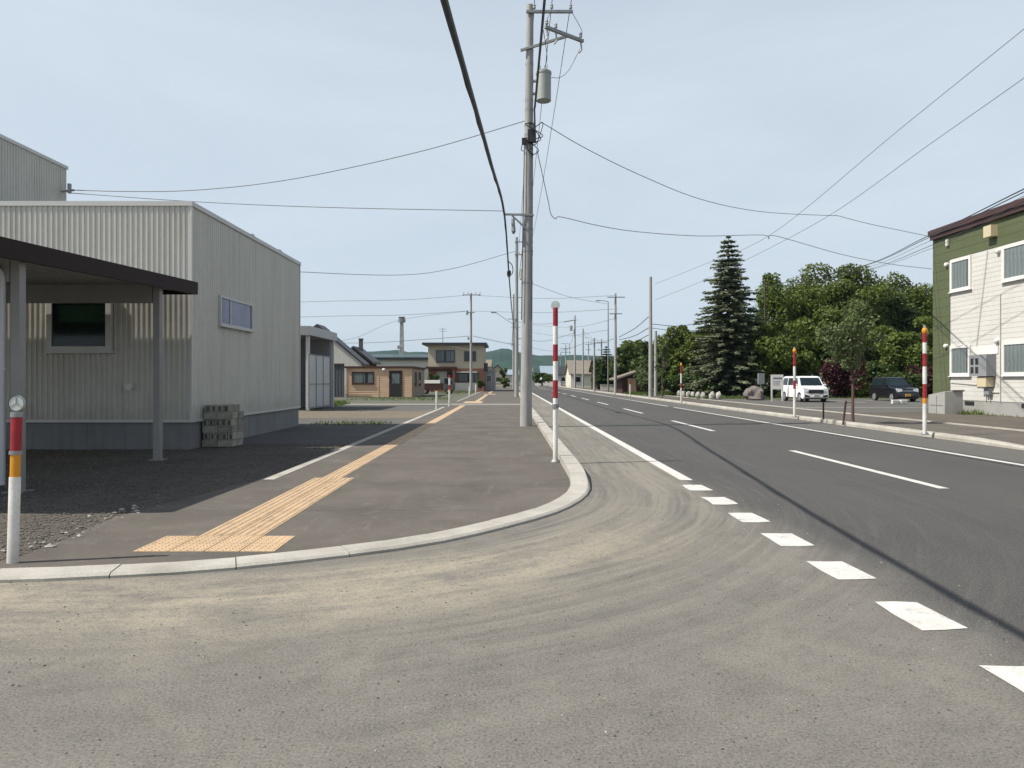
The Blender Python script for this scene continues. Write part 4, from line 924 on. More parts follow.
wire('wire spanning the road from the two-armed left pole to the pale pole by the hut', A((478, 295.5, 82), (545, 298.5, 77), (615, 295.5, 72)), .022)
wire('long lower wire spanning the whole street behind the tall pole', A((120, 325, 78), (302, 317, 80), (400, 315, 81), (468, 311, 82)), .022)
wire('lower wire spanning the road towards the pale pole by the hut', A((470, 311, 82), (545, 312.5, 77), (617, 309, 72)), .022)
wire('faint wire dropping from the two-armed pole to the timber shed roof', A((468, 311, 82), (400, 320, 76), (358, 337, 70), (330, 342, 66)), .016)
wire('wire from the two-armed pole over the beige house towards the left', A((470, 336, 82), (430, 339, 84), (360, 343, 88), (300, 341, 92)), .03)
wire('wire from the two-armed pole dipping towards the far pavement poles', A((473, 336, 82), (495, 341, 90), (514, 345, 101)), .03)
wire('guy wire slanting down behind the tall pole to the street lamp', A((533, 284, 61), (570, 297, 72), (607, 304, 84)), .018)
for k, (a, b, c, d) in enumerate(((337, 317, 326, 320), (340, 328, 328, 326), (345, 335, 330, 318))):
    wire('cable rising from the pale pole by the hut to the thick pale pole, %s one' % ('top', 'middle', 'bottom')[k], A((619, a, 71.9), (634, (a + b) / 2 + 2, 63), (648.5, b, 55)), .03, 'cable', 'cable', 'overhead_cable', 'cables between the poles across the road')
wire('cable from the thick pale pole into the dark trees, upper one', A((651, 324, 55), (680, 326, 57), (705, 321, 59), (728, 315, 60)), .025, 'cable', 'cable', 'overhead_cable')
wire('cable from the thick pale pole into the dark trees, lower one', A((651, 328, 55), (680, 331, 57), (705, 329, 59), (728, 324, 60)), .02, 'cable', 'cable', 'overhead_cable')
wire('wire from the pale pole by the hut to the far transformer pole, upper one', A((617, 338, 72), (600, 341, 90), (576, 335, 120)), .03)
wire('wire from the far transformer pole towards the third pavement pole, upper one', A((574, 333, 120), (545, 341, 110), (516, 338, 101)), .03)
wire('wire from the far transformer pole towards the third pavement pole, lower one', A((574, 320, 120), (545, 324, 110), (516, 322, 101)), .025)
wire('faint far wire sloping from the slim far pole to the low crossarm pole', A((583, 331, 122), (590, 336, 105), (594, 342, 89)), .025)
wire('faint far wire linking the transformer pole with the farthest pole', A((574, 330, 120), (571, 343, 150), (566, 352, 180)), .03)

wire('distant wire from the low crossarm pole to the third pavement pole', A((594, 340, 89), (555, 351, 96), (516, 344, 101)), .025)
wire('distant wire from the slim far pole to the pole right of the brown roof ridge', A((583, 330, 122), (586, 337, 136), (588.5, 337, 150)), .025)
wire('distant wire between the two farthest poles before the hills', A((566, 346, 180), (563, 352, 205), (560.5, 349, 230)), .035)
wire('distant crossing wire from the far street lamp row to the pavement row', A((608, 330, 84), (560, 336, 110), (519, 330, 141)), .025)
wire('distant upper crossing wire above the brown-roofed house', A((617, 318, 72), (575, 327, 95), (530, 325, 120), (519, 322, 141)), .022)
wire('drop wire from the two-armed pole to the beige house aerial', A((471, 350, 82), (455, 347, 87), (441, 345, 92)), .018)
# ------------------------------------------------------------------ left background buildings
P_ = thing('grey_porch', 'flat-roofed grey porch with white columns and a panelled screen, past the low metal building', 'porch', (-10, 34, 0))
m = MB(); m.box(-20, -9.55, 33.6, 38.9, 3.66, 4.1); m.build('roof', MT['sheet'], P_)
m = MB(); m.box(-20, -14, 34, 38.6, 0, 3.66); m.box(-14, -9.8, 38.3, 38.6, 0, 3.66); m.build('wall', MT['midgrey'], P_)
for y_ in (33.9, 38.6):
    m = MB(); m.box(-9.82, -9.66, y_ - .08, y_ + .08, 0, 3.66); m.build('column', MT['pvc'], P_)
sc_ = MB(); sc_.box(-9.6, -9.54, 33.3, 37.3, .12, 2.75); so = sc_.build('screen', MT['pvc'], P_)
m = MB()
for y_ in (33.33, 34.6, 35.9, 37.26): m.box(-9.54, -9.51, y_ - .02, y_ + .02, .15, 2.75)
for z_ in (.17, 1.3, 2.73): m.box(-9.54, -9.508, 33.3, 37.3, z_ - .02, z_ + .02)
m.build('screen_frame', MT['midgrey'], so)

WH = thing('warehouse', 'pale corrugated warehouse with a dark sloping roof edge behind the porch', 'warehouse', (-18, 75, 0))
m = MB(); m.prism_y([(-25, 0), (-15.8, 0), (-15.8, 3.3), (-20.5, 7.2), (-25, 4.1)], 75, 77.6); m.build('wall', MT['clad'], WH)
m = MB(); m.prism_y([(-20.5, 7.2), (-15.5, 3.05), (-15.5, 3.25), (-20.5, 7.5), (-25.5, 4.1), (-25.5, 3.8)], 74.75, 77.9); m.build('roof', MT['roofdark'], WH)
GH = thing('gabled_house', 'dark gabled house with a chimney behind the timber shed', 'house', (-14, 88, 0))
m = MB(); m.prism_y([(-21, 0), (-17.2, 0), (-17.2, 3.9), (-19.1, 5.4), (-21, 3.9)], 86, 91); m.build('wall', MT['timber_dark'], GH)
m = MB(); m.prism_y([(-21.5, 3.5), (-19.1, 5.4), (-16.7, 3.5), (-16.7, 3.75), (-19.1, 5.68), (-21.5, 3.75)], 85.7, 91.3); ro = m.build('roof', MT['roofdark'], GH)
m = MB(); m.box(-18.85, -18.4, 87.8, 88.3, 4.9, 6.6); m.box(-18.9, -18.35, 87.75, 88.35, 6.6, 6.72); m.build('chimney', MT['darkwall'], ro)
window_y(GH, 86, -1, -18.6, -17.8, 2.6, 3.6, MT['white'], MT['glass'], .08)

S_ = thing('timber_shed', 'small flat-roofed shed of yellow timber boards with a window and a dark door', 'shed', (-11, 60, 0))
sx0, sx1, sy0, sy1, sh = -13.95, -8.32, 60, 68.8, 2.62
m = MB(); m.box(sx0 + .02, sx1 - .02, sy0 + .02, sy1 - .02, 0, sh - .02); lap(m, (sx0, sy0, 0), (sx1, sy0, 0), .06, sh - .1, (0, -1, 0), .2, .025); m.build('wall', MT['timber'], S_)
m = MB(); lap(m, (sx1, sy0, 0), (sx1, sy1, 0), .06, sh - .1, (1, 0, 0), .2, .025); m.build('wall', MT['timber_grey'], S_)  # side boards have a darker, greyer timber tone than the front
m = MB(); m.box(sx0 - .15, sx1 + .15, sy0 - .15, sy1 + .15, sh - .1, sh + .06)
rg = random.Random(12)
ro = m.build('roof', MT['timber_dark'], S_)
m = MB(); m.box(sx0, sx0 + .1, sy0 - .04, sy0 - .002, 0, sh - .1); m.box(sx1 - .1, sx1, sy0 - .04, sy0 - .002, 0, sh - .1); m.box(-11.25, -11.15, sy0 - .04, sy0 - .002, 0, sh - .1); m.build('trim_board', MT['timber'], S_)
window_y(S_, sy0 - .01, -1, -13.45, -11.55, 1.15, 2.2, MT['timber_dark'], MT['glass_curtain'], .12, (.5,), .06)
dr = MB(); dr.box(-10.15, -9.25, sy0 - .05, sy0 - .01, .05, 2.2); do = dr.build('door', MT['black'], S_); m = MB(); m.box(-10.03, -9.37, sy0 - .06, sy0 - .05, 1.2, 2.05); m.build('door_pane', MT['glass_curtain'], do)
m = MB(); m.box(-10.27, -10.15, sy0 - .06, sy0, .03, 2.3); m.box(-9.25, -9.13, sy0 - .06, sy0, .03, 2.3); m.box(-10.15, -9.25, sy0 - .06, sy0, 2.2, 2.3); m.build('door_frame', MT['timber_dark'], do)
m = MB(); m.dome((-10.7, sy0 - .16, 2.38), .16, .12, .12, 0, 0, 10, 8); m.tube([(-10.7, sy0, 2.38), (-10.7, sy0 - .12, 2.38)], .04, 6); m.build('wall_lamp', MT['white'], S_, smooth=True)
window_x(S_, sx1 + .01, 1, 61.6, 62.8, 1.0, 2.2, MT['timber_dark'], MT['glass_curtain'], .1); window_x(S_, sx1 + .01, 1, 64.4, 65.6, 1.0, 2.2, MT['timber_dark'], MT['glass_curtain'], .1)
FN = thing('metal_fence', 'dark grey sheet metal fence panel left of the timber shed', 'fence', (-15.5, 59, 0))
m = MB(); corrugated(m, (-18.5, 59.4, 0), (-14.0, 59.4, 0), .05, 2.75, (0, -1, 0), .25, .03); m.box(-18.5, -14, 59.45, 59.5, .05, 2.75); m.build('panel', MT['darkwall'], FN)
m = MB(); m.box(-18.5, -14, 59.3, 59.5, 2.75, 2.9); m.build('rail', MT['timber_dark'], FN)
TW = thing('lattice_tower', 'tall pale tower with a wider platform at its top, far behind the shed', 'tower', (-38, 250, 0))
m = MB(); bz = 22.5
for sx_, sy_ in ((-1, -1), (1, -1), (1, 1), (-1, 1)): m.tube([(-38.3 + .8 * sx_, 250 + .8 * sy_, 0), (-38.3 + .45 * sx_, 250 + .45 * sy_, bz)], .13, 6)
for k in range(9):
    z0_ = bz * k / 9; z1_ = bz * (k + 1) / 9; a = .8 - .35 * k / 9; b = .8 - .35 * (k + 1) / 9
    for s_ in (-1, 1):
        m.tube([(-38.3 - a * s_, 250 - a, z0_), (-38.3 + b * s_, 250 - b, z1_)], .1, 5); m.tube([(-38.3 + a * s_, 250 + a, z0_), (-38.3 - b * s_, 250 + b, z1_)], .1, 5)
    m.box(-38.3 - b, -38.3 + b, 250 - b - .1, 250 - b + .1, z1_ - .12, z1_ + .12)
m.tube([(-38.3, 250, 0), (-38.3, 250, bz)], .3, 8)
m.build('lattice', MT['sheet'], TW)
m = MB(); m.tube([(-38.3, 250, bz - .4), (-38.3, 250, bz + .8)], 1.35, 10); m.tube([(-38.3, 250, bz + .8), (-38.3, 250, bz + 1.5)], [.9, 1.3], 10); m.box(-39.8, -39.1, 249.5, 250.3, 12.6, 13.8); m.build('platform', MT['midgrey'], TW)

BR = thing('blue_roof_hall', 'low hall with a flat blue-grey roof between the shed and the beige house', 'hall', (-16, 112, 0))
m = MB(); m.box(-26, -12.3, 112, 124, 0, 4.7); m.build('wall', MT['offwhite'], BR); m = MB(); m.box(-26.4, -12.0, 111.5, 124.4, 4.7, 5.1); m.build('parapet', MT['darkwall'], BR)
m = MB(); m.box(-22, -11.8, 111.3, 124.6, 5.1, 5.6); m.build('roof', MT['roofblue'], BR)

Hh = thing('two_storey_house', 'two-storey house, beige render above red-brown brick, with a dark flat roof', 'house', (-7, 90, 0))
hx0, hx1, hy = -10.4, -3.25, 90
m = MB(); m.box(hx0, hx1, hy, hy + 8.5, 3.0, 6.0); m.build('upper_wall', MT['beige'], Hh)
m = MB(); m.box(hx0, hx1 + .003, hy - .003, hy + 8.5, 0, 3.0); m.box(-7.2, -6.9, hy - .9, hy - .003, 0, 2.95); m.build('lower_wall', MT['brick'], Hh)
m = MB(); m.box(hx0 - .7, hx1 + .4, hy - .8, hy + 9, 6.0, 6.28); m.build('roof', MT['roofdark'], Hh)
m = MB(); m.box(hx0 - .2, -6.7, hy - 1.3, hy, 2.95, 3.2); m.box(-9.9, -9.7, hy - 1.25, hy - 1.05, 0, 2.95); m.build('porch_canopy', MT['timber_dark'], Hh)
window_y(Hh, hy, -1, -9.4, -6.95, 3.8, 5.35, MT['darkwall'], MT['glass_curtain'], .12, (.22, .5, .78), .08); window_y(Hh, hy, -1, -5.75, -4.25, 3.95, 5.2, MT['darkwall'], MT['glass'], .12, (.5,), .08)
window_y(Hh, hy - .01, -1, -6.6, -3.9, 1.25, 2.4, MT['darkwall'], MT['glass_curtain'], .1, (.3, .7), .08)
m = MB(); m.box(-9.3, -8.0, hy - .06, hy, 1.1, 2.6); m.build('wall_panel', MT['offwhite'], Hh)
m = MB(); m.box(-7.9, -7.3, hy - .06, hy - .004, .1, 2.5); do = m.build('door', MT['black'], Hh)
m = MB(); m.box(-6.9, -4.0, hy - 1.6, hy - 1.45, 0, 1.15); m.build('garden_wall', MT['concrete'], Hh)
m = MB(); m.box(-6.8, -4.1, hy - .3, hy - .02, 2.45, 2.58); m.build('window_hood', MT['white'], Hh)
m = MB(); m.tube([(-8.7, hy + 2, 6.28), (-8.7, hy + 2, 8.3)], .04, 6); 
for z_ in (8.2, 7.9): m.bar((-9.2, hy + 2, z_), (-8.2, hy + 2, z_), .04, .04)
m.build('aerial', MT['steel'], Hh)
m = MB(); m.box(-3.25 + .02, -2.75, hy + .5, hy + 1.2, 2.6, 3.7); m.build('balcony_unit', MT['darkwall'], Hh)
HB = thing('small_grey_house', 'small pale grey house right of the brick and beige house', 'house', (-2.6, 100, 0))
m = MB(); m.box(-3.9, -1.9, 98, 104, 0, 2.7); m.build('wall', MT['sheet'], HB); m = MB(); m.box(-4.1, -1.7, 97.8, 104.2, 2.7, 2.9); m.build('roof', MT['sheet'], HB); window_y(HB, 98, -1, -3.2, -2.4, 1.2, 2.2, MT['white'], MT['glass_curtain'], .08)

def plain_house(label, x0, x1, y0, y1, h, roof_h, wall, roof, gable_y=True, nm='house', wins=()):
    o = thing(nm, label, 'house', ((x0 + x1) / 2, y0, 0)); m = MB(); m.box(x0, x1, y0, y1, 0, h)
    xm, ym = (x0 + x1) / 2, (y0 + y1) / 2
    if gable_y: m.prism_y([(x0, h), (x1, h), (xm, h + roof_h)], y0, y1)
    else: m.prism_x([(y0, h), (y1, h), (ym, h + roof_h)], x0, x1)
    m.build('wall', MT[wall], o); m = MB(); e = .4
    k = roof_h * e / ((x1 - x0) / 2 if gable_y else (y1 - y0) / 2)
    if gable_y: m.prism_y([(x0 - e, h - k), (xm, h + roof_h + .02), (x1 + e, h - k), (x1 + e, h - k + .2), (xm, h + roof_h + .25), (x0 - e, h - k + .2)], y0 - e, y1 + e)
    else: m.prism_x([(y0 - e, h - k), (ym, h + roof_h + .02), (y1 + e, h - k), (y1 + e, h - k + .2), (ym, h + roof_h + .25), (y0 - e, h - k + .2)], x0 - e, x1 + e)
    m.build('roof', MT[roof], o)
    for (a, b, c, d) in wins: window_y(o, y0, -1, a, b, c, d, MT['white'], MT['glass'], .09, (), .05)
    return o
plain_house('cream house with a broad faded brown roof across the road in the distance', 12.2, 18.8, 138, 150, 2.7, 2.6, 'cream', 'roofbrown', False, wins=((13, 14.2, 1, 2.2), (16, 17.4, 1, 2.2)))
plain_house('dark-roofed house with a white window just beyond the lamp post across the road', 14.2, 19.5, 112, 121, 3.0, 2.0, 'timber_dark', 'roofdark', False, wins=((14.8, 16, 1, 2.2),))
plain_house('distant white house under a blue-grey roof where the road bends away', 9.4, 13.4, 200, 212, 3.2, 2.2, 'offwhite', 'roofblue', False, wins=((10, 11, 1, 2.4),))
plain_house('distant pale house with a slate roof beyond the farthest pole', 14.5, 22, 215, 226, 3.2, 2.4, 'offwhite', 'roofdark', False, wins=((16, 18, 1, 2.4),))
plain_house('distant small beige house where the near pavement ends', -4.5, -.8, 160, 170, 3.2, 1.6, 'beige', 'roofdark', True, wins=((-3.5, -2, 1, 2.2),))
plain_house('distant white shed with a blue roof past the near pavement end', -1.5, 2.6, 205, 215, 3, 1.4, 'offwhite', 'roofblue', False, wins=((-1, 0, 1, 2.2),))
plain_house('distant brown house behind the end of the near pavement', -9.5, -5, 185, 196, 5.0, 1.8, 'timber_grey', 'roofbrown', False, wins=((-8.5, -7, 3.2, 4.5),))
plain_house('far pale block of a house in the gap before the low hill', 5.6, 9.6, 290, 300, 5.0, 1.5, 'offwhite', 'roofbrown', False, wins=((6.5, 8, 3, 4.4),))
rw = thing('retaining_wall', 'low pale concrete wall where the road bends in the distance', 'wall', (10, 195, 0)); m = MB(); m.prism([(7.2, 196), (13.2, 178), (13.5, 178.2), (7.5, 196.4)], 0, 1.0); m.build('wall_body', MT['concrete'], rw); m = MB(); m.prism([(7.15, 195.95), (13.15, 177.9), (13.55, 178.2), (7.55, 196.5)], 1.0, 1.1); m.build('wall_cap', MT['kerb'], rw)
HT = thing('timber_hut', 'dark red timber hut with a single sloping roof across the road', 'hut', (13.5, 76, 0))
m = MB(); m.prism_y([(12.3, 0), (15.3, 0), (15.3, 2.75), (12.3, 1.75)], 76, 80); m.build('wall', MT['timber_dark'], HT)
m = MB(); m.prism_y([(11.5, 1.5), (15.9, 3.0), (15.9, 3.15), (11.5, 1.68)], 75.5, 80.5); m.build('roof', MT['roofbrown'], HT)
m = MB(); m.box(12.9, 13.8, 75.95, 76, 0.05, 1.7); m.build('door', MT['timber'], HT)
gw = thing('low_wall', 'low pale concrete wall across the road behind the street lamp', 'wall', (12, 95, 0)); m = MB(); m.box(12.6, 15.0, 96, 96.3, 0, .8); m.build('wall_body', MT['cream'], gw); m = MB(); m.box(12.55, 15.05, 95.95, 96.35, .8, .88); m.build('wall_cap', MT['kerb'], gw)

# ------------------------------------------------------------------ apartment house on the right
AP = thing('apartment_house', 'two-storey apartment house in white lap siding with an olive green corner and maroon eaves', 'apartment house', (20, 33, 0))
ax, ay1, ay0 = 20.0, 33.0, 14.0
m = MB(); lap(m, (ax, ay1 - 1.3, 0), (ax, ay0, 0), .62, 6.95, (-1, 0, 0), .2, .009); lap(m, (ax, ay0, 0), (32, ay0, 0), .62, 6.95, (0, -1, 0), .2, .009); m.box(ax + .02, 32, ay0 + .02, ay1 - .02, .4, 8.05); m.build('wall', MT['offwhite'], AP)
m = MB(); lap(m, (ax - .012, ay1, 0), (ax - .012, ay1 - 1.3, 0), .62, 6.95, (-1, 0, 0), .42, .009); lap(m, (ax - .012, ay1, 0), (ax - .012, ay0, 0), 6.955, 8.06, (-1, 0, 0), .37, .009); lap(m, (32, ay1, 0), (ax - .012, ay1, 0), .62, 8.06, (0, 1, 0), .42, .015)
m.build('wall', MT['green'], AP)
m = MB(); m.box(ax + .01, 32, ay0 + .01, ay1 - .01, -.05, .61); m.build('foundation', MT['concrete'], AP)
for y_ in (30.6, 27.2, 24):
    m = MB(); m.box(ax - .02, ax + .01, y_ - .5, y_ + .1, .42, .58); m.build('floor_vent', MT['black'], AP)
m = MB(); m.box(ax - .16, 32.4, ay0 - .5, ay1 + .0, 8.065, 8.26); m.box(ax - .24, 32.5, ay0 - .6, ay1 + .04, 8.26, 8.5); m.build('eaves', MT['maroon'], AP)
m = MB(); m.box(ax - .15, 32.3, ay0 - .4, ay1 + .0, 8.5, 8.54); m.build('roof', MT['roofdark'], AP)
for (a, b) in ((30.24, 31.66), (26.2, 28.32), (21.5, 23.4), (17, 19)):
    window_x(AP, ax - .015, -1, a, b, 5.45, 6.9, MT['white'], MT['glass_curtain'], .13, (), .06); window_x(AP, ax - .015, -1, a + (.04 if a > 30 else 0), b, 1.68, 3.04, MT['white'], MT['glass_curtain'], .13, (), .06)
m = MB(); m.box(ax - .42, ax - .02, 28.72, 29.8, 1.66, 2.54); mo = m.build('meter_box', MT['midgrey'], AP)
m = MB()
for yy in (29.3, 29.6):
    for zz_ in (1.78, 2.14): m.box(ax - .428, ax - .42, yy - .09, yy + .09, zz_, zz_ + .27)
m.build('meter_window', MT['black'], mo)
m = MB(); m.box(ax - .35, ax - .02, 28.85, 29.4, 1.22, 1.62); m.build('junction_box', MT['yellowbox'], AP)
m = MB(); m.box(ax - .2, ax - .02, 28.9, 29.2, .9, 1.18); m.build('meter', MT['midgrey'], AP)
m = MB(); m.box(ax - .12, ax - .02, 29.5, 29.6, 1.3, 1.65); m.build('meter', MT['midgrey'], AP)
m = MB(); m.box(ax - .035, ax - .02, 28.6, 30.1, 2.58, 2.95); m.build('backing_board', MT['white'], AP)
m = MB()
for a in ((28.45, 0.62, 5.0), (29.05, .62, .9), (29.3, .62, .9)): m.tube([(ax - .045, a[0], a[1]), (ax - .045, a[0], a[2])], .02, 6)
m.tube([(ax - .05, 28.5, 1.0), (ax - .05, 29.0, 1.0)], .02, 6); m.tube([(ax - .05, 29.9, 2.95), (ax - .05, 29.2, 6.9)], .016, 6); m.tube([(ax - .05, 31.66, 1.4), (ax - .05, 29.8, 1.3)], .016, 6)
m.build('conduit', MT['offwhite'], AP)
m = MB(); m.box(ax - .3, ax - .02, 28.62, 29.08, 7.4, 7.86); m.build('bulkhead_box', MT['yellowbox'], AP)
for y_, z_ in ((31.9, 6.75), (31.95, 3.05), (28.55, 6.75), (28.62, 3.1)):
    m = MB(); m.tube([(ax, y_, z_), (ax - .1, y_, z_)], .10, 10); m.dome((ax - .1, y_, z_), .06, .10, .10, 0, 0, 10, 6); m.build('vent_hood', MT['white'], AP, smooth=True)
m = MB(); m.box(ax - .12, ax - .04, 31.75, 31.9, 7.6, 7.9); m.build('service_hook', MT['offwhite'], AP)
CB = thing('concrete_bin', 'grey concrete bin with a sloping top at the corner of the apartment house', 'bin', (18.8, 30, .05))
m = MB(); m.prism_x([(29.6, .0), (30.75, .0), (30.75, .85), (29.6, 1.02)], 18.42, 19.2); m.build('bin_body', MT['concrete'], CB, bevel=.015)
m = MB(); m.prism_x([(29.56, 1.02), (30.4, .92), (30.4, .98), (29.56, 1.08)], 18.75, 19.24); m.build('lid', MT['stone'], CB)
m = MB(); m.box(18.412, 18.419, 29.7, 30.65, .4, .42); m.box(18.412, 18.419, 30.15, 30.17, .05, .82); m.build('panel_joint', MT['darkwall'], CB)

# ------------------------------------------------------------------ vegetation
def leaf_quads(mb, c, rad, n_, size, rg, up=.35, shell=.55):
    nr = np.random.default_rng(rg.randrange(1 << 30)); d = nr.normal(size=(n_, 3)); d /= np.linalg.norm(d, axis=1)[:, None]
    r_ = (shell + (1 - shell) * nr.random(n_)) ; p = np.array(c) + d * r_[:, None] * np.array(rad)
    nm = d * .6 + nr.normal(size=(n_, 3)) * .7; nm[:, 2] += up; nm /= np.linalg.norm(nm, axis=1)[:, None]
    t_ = np.cross(nm, nr.normal(size=(n_, 3))); t_ /= np.linalg.norm(t_, axis=1)[:, None]; b_ = np.cross(nm, t_)
    s_ = size * (.6 + .8 * nr.random(n_)); e = .45 + .3 * nr.random(n_)
    T = t_ * s_[:, None]; Bv = b_ * (s_ * e)[:, None]
    q = np.stack([p - T, p + Bv, p + T, p - Bv], 1).reshape(-1, 3)
    o = len(mb.v); mb.v += [tuple(x) for x in q.tolist()]
    mb.f += [[o + 4 * i, o + 4 * i + 1, o + 4 * i + 2, o + 4 * i + 3] for i in range(n_)]; mb.m += [0] * n_
def limb(mb, p, q, r0, r1, rg, n_=5, wob=.12):
    p, q = Vector(p), Vector(q); d = (q - p).length; pts = []
    for i in range(n_ + 1):
        t = i / n_; v = p.lerp(q, t)
        if 0 < i < n_: v += Vector((rg.uniform(-1, 1), rg.uniform(-1, 1), rg.uniform(-.3, .6))) * wob * d * .3
        pts.append(v)
    mb.tube(pts, [r0 + (r1 - r0) * i / n_ for i in range(n_ + 1)], 7); return pts
def tree(label, x, y, H, base, rx, ry, leafm, seed, clumps=26, per=240, leaf=.22, name='broadleaf_tree', group=None, z=.05, barkm='bark', trunk_r=None, shape=1.0):
    rg = random.Random(seed); o = thing(name, label, 'tree', (x, y, z), group)
    tm = MB(); tr = trunk_r or H * .022
    top = Vector((x + rg.uniform(-.3, .3), y, base + (H - base) * .55)); limb(tm, (x, y, z - .1), (x, y, base), tr, tr * .8, rg, 3, .05); limb(tm, (x, y, base - .02), top, tr * .8, tr * .3, rg, 5)
    cm = MB(); ch = (H - base) / 2; cz = base + ch
    for k in range(clumps):
        for _ in range(30):
            a = rg.uniform(0, 6.283); u = rg.uniform(-1, 1); rr_ = rg.uniform(.35, .86)
            w_ = math.sqrt(max(0, 1 - (u * u if shape < 1 else u ** 4))); tap = 1 if u < 0 else 1 - (1 - shape) * u
            c = Vector((x + rx * rr_ * w_ * math.cos(a) * tap, y + ry * rr_ * w_ * math.sin(a) * tap, cz + ch * rr_ * u * .98))
            if c.z > base * .8: break
        s_ = rg.uniform(.20, .36); rad = (rx * s_, ry * s_, ch * s_ * .75)
        leaf_quads(cm, c, rad, int(per * rg.uniform(.7, 1.3)), leaf, rg)
        if k % 2 == 0:
            st = Vector((x, y, min(c.z - .1, base + (top.z - base) * rg.uniform(0, .9)))); limb(tm, st, c, tr * .32, tr * .06, rg, 4)
    tm.build('trunk', MT[barkm], o, smooth=True); cm.build('crown', MT[leafm], o)
    return o
def spruce(label, x, y, H, Rm, seed, matn='needle', z=.05, group=None, dens=1.0, whorls=38, leaf=.28):
    rg = random.Random(seed); o = thing('spruce_tree', label, 'tree', (x, y, z), group); tm = MB(); cm = MB()
    tm.tube([(x, y, z - .1), (x, y, H * .5), (x, y, H * .99)], [H * .02, H * .012, .02], 8)
    nr = np.random.default_rng(seed)
    for w_ in range(whorls):
        t = w_ / (whorls - 1); h0 = z + H * (.10 + .88 * t); R_ = Rm * (1 - t) ** .66 * rg.uniform(.78, 1.16) + .12
        if t < .12: R_ *= .8 + t
        nb = max(5, int((13 - 7 * t) * dens)); a0 = rg.uniform(0, 6.28)
        for b in range(nb):
            a = a0 + 6.283 * b / nb + rg.uniform(-.3, .3); h = h0 + rg.uniform(-.28, .28) * (1 - t); rl = R_ * rg.uniform(.72, 1.12); dz = -rl * (.34 - .25 * t) ; dirv = Vector((math.cos(a), math.sin(a), 0)); side = Vector((-math.sin(a), math.cos(a), 0))
            p0 = Vector((x, y, h)); pe = p0 + dirv * rl + Vector((0, 0, dz)); mid = p0 + dirv * rl * .5 + Vector((0, 0, dz * .75))
            tip = pe + Vector((0, 0, rl * .10)); P = [p0, mid, pe, tip + dirv * .1]
            if b % 2 == 0: tm.tube([p0, mid, pe], [.05 * (1 - t) + .012, .03 * (1 - t) + .01, .008], 5)
            ns = max(4, int(rl / .20)); cv = catmull(P[:3], ns)
            for i, c in enumerate(cv):
                f_ = i / (len(cv) - 1)
                if f_ < .15: continue
                wd = .55 * (1 - f_ * .75) * min(1, rl * .5) + .10
                for s_ in (-1, 1, 0, -1, 1):
                    ln = wd * rg.uniform(.6, 1.2); d = (side * s_ * rg.uniform(.5, 1) + dirv * rg.uniform(.3, .9) + Vector((0, 0, rg.uniform(-.55, .12)))).normalized()
                    q0 = Vector(c) + Vector((rg.uniform(-.05, .05), rg.uniform(-.05, .05), rg.uniform(-.06, .06))); q1 = q0 + d * ln; n2 = d.cross(Vector((rg.uniform(-.4, .4), rg.uniform(-.4, .4), 1))).normalized() * leaf * .28
                    qm = q0.lerp(q1, .45); o_ = len(cm.v)
                    n2 = n2 * 1.5; cm.v += [tuple(q0), tuple(qm + n2), tuple(q1), tuple(qm - n2)]; cm.f.append([o_, o_ + 1, o_ + 2, o_ + 3]); cm.m.append(0)
    tm.build('trunk', MT['bark'], o, smooth=True); cm.build('crown', MT[matn], o); return o
spruce('tall blue-green spruce with drooping branches, highest tree by the parking lot', 18.8, 60, 14.0, 3.75, 77, whorls=34, dens=1.2)
TG = 'trees behind the parking lot'
tree('big domed broadleaf tree behind the white van, largest crown of the grove', 34.2, 74, 13.9, 2.0, 6.6, 5, 'leaf', 21, 100, 620, .155, group=TG)
tree('broadleaf tree with a loose open crown close to the apartment house', 46.6, 82, 14.6, 2.4, 5.4, 5, 'leaf', 22, 60, 420, .16, group=TG)
tree('tall thin-topped tree between the spruce and the domed tree', 25.4, 68, 12.9, 1.0, 2.5, 2.3, 'leaf_light', 23, 46, 260, .13, group=TG, shape=.6)
tree('mid-height tree filling the gap right of the domed crown', 40.6, 76, 11.8, 1.0, 4.2, 3.6, 'leaf_dark', 24, 60, 420, .16, group=TG)
tree('light green low tree beside the black car and the green house corner', 34.6, 60, 7.0, 1.0, 3.4, 3, 'leaf_light', 25, 44, 380, .14, group=TG)
tree('light green low tree right behind the white van', 23.0, 59, 7.2, .8, 3.0, 2.8, 'leaf_light', 26, 44, 360, .14, group=TG)
tree('green bushy tree behind the young street tree', 28.8, 62, 8.4, .8, 3.6, 3, 'leaf', 27, 46, 380, .15, group=TG)
tree('dark tree behind the black car', 38.6, 62, 6.4, .5, 3.6, 3, 'leaf_dark', 28, 36, 330, .15, group=TG)
LG = 'dark trees left of the spruce'
tree('broad dark tree immediately left of the tall spruce', 17.4, 69, 7.3, .4, 3.0, 3, 'leaf', 31, 46, 360, .15, group=LG)
tree('dark round tree behind the kerb stones', 14.9, 72, 5.6, .3, 2.6, 2.6, 'leaf_dark', 32, 34, 250, .2, group=LG)
tree('dark tree behind the thick pale pole', 14.6, 82, 6.0, .3, 3.0, 3, 'leaf_dark', 33, 34, 240, .22, group=LG)
tree('round-topped tree rising behind the brown hut', 16.9, 90, 7.4, .8, 2.6, 2.6, 'leaf', 34, 28, 230, .22, group=LG)
spruce('small dark conifer left of the round-topped tree across the road', 15.7, 96, 6.8, 1.7, 35, 'leaf_dark', whorls=18, group=LG, leaf=.4)
spruce('small dark conifer nearest the lamp post across the road', 13.9, 100, 6.3, 1.8, 36, 'leaf_dark', whorls=18, group=LG, leaf=.4)
tree('low dark tree at the left end of the row across the road', 14.0, 106, 5.2, .3, 2.2, 2.2, 'leaf_dark', 37, 22, 200, .22, group=LG)
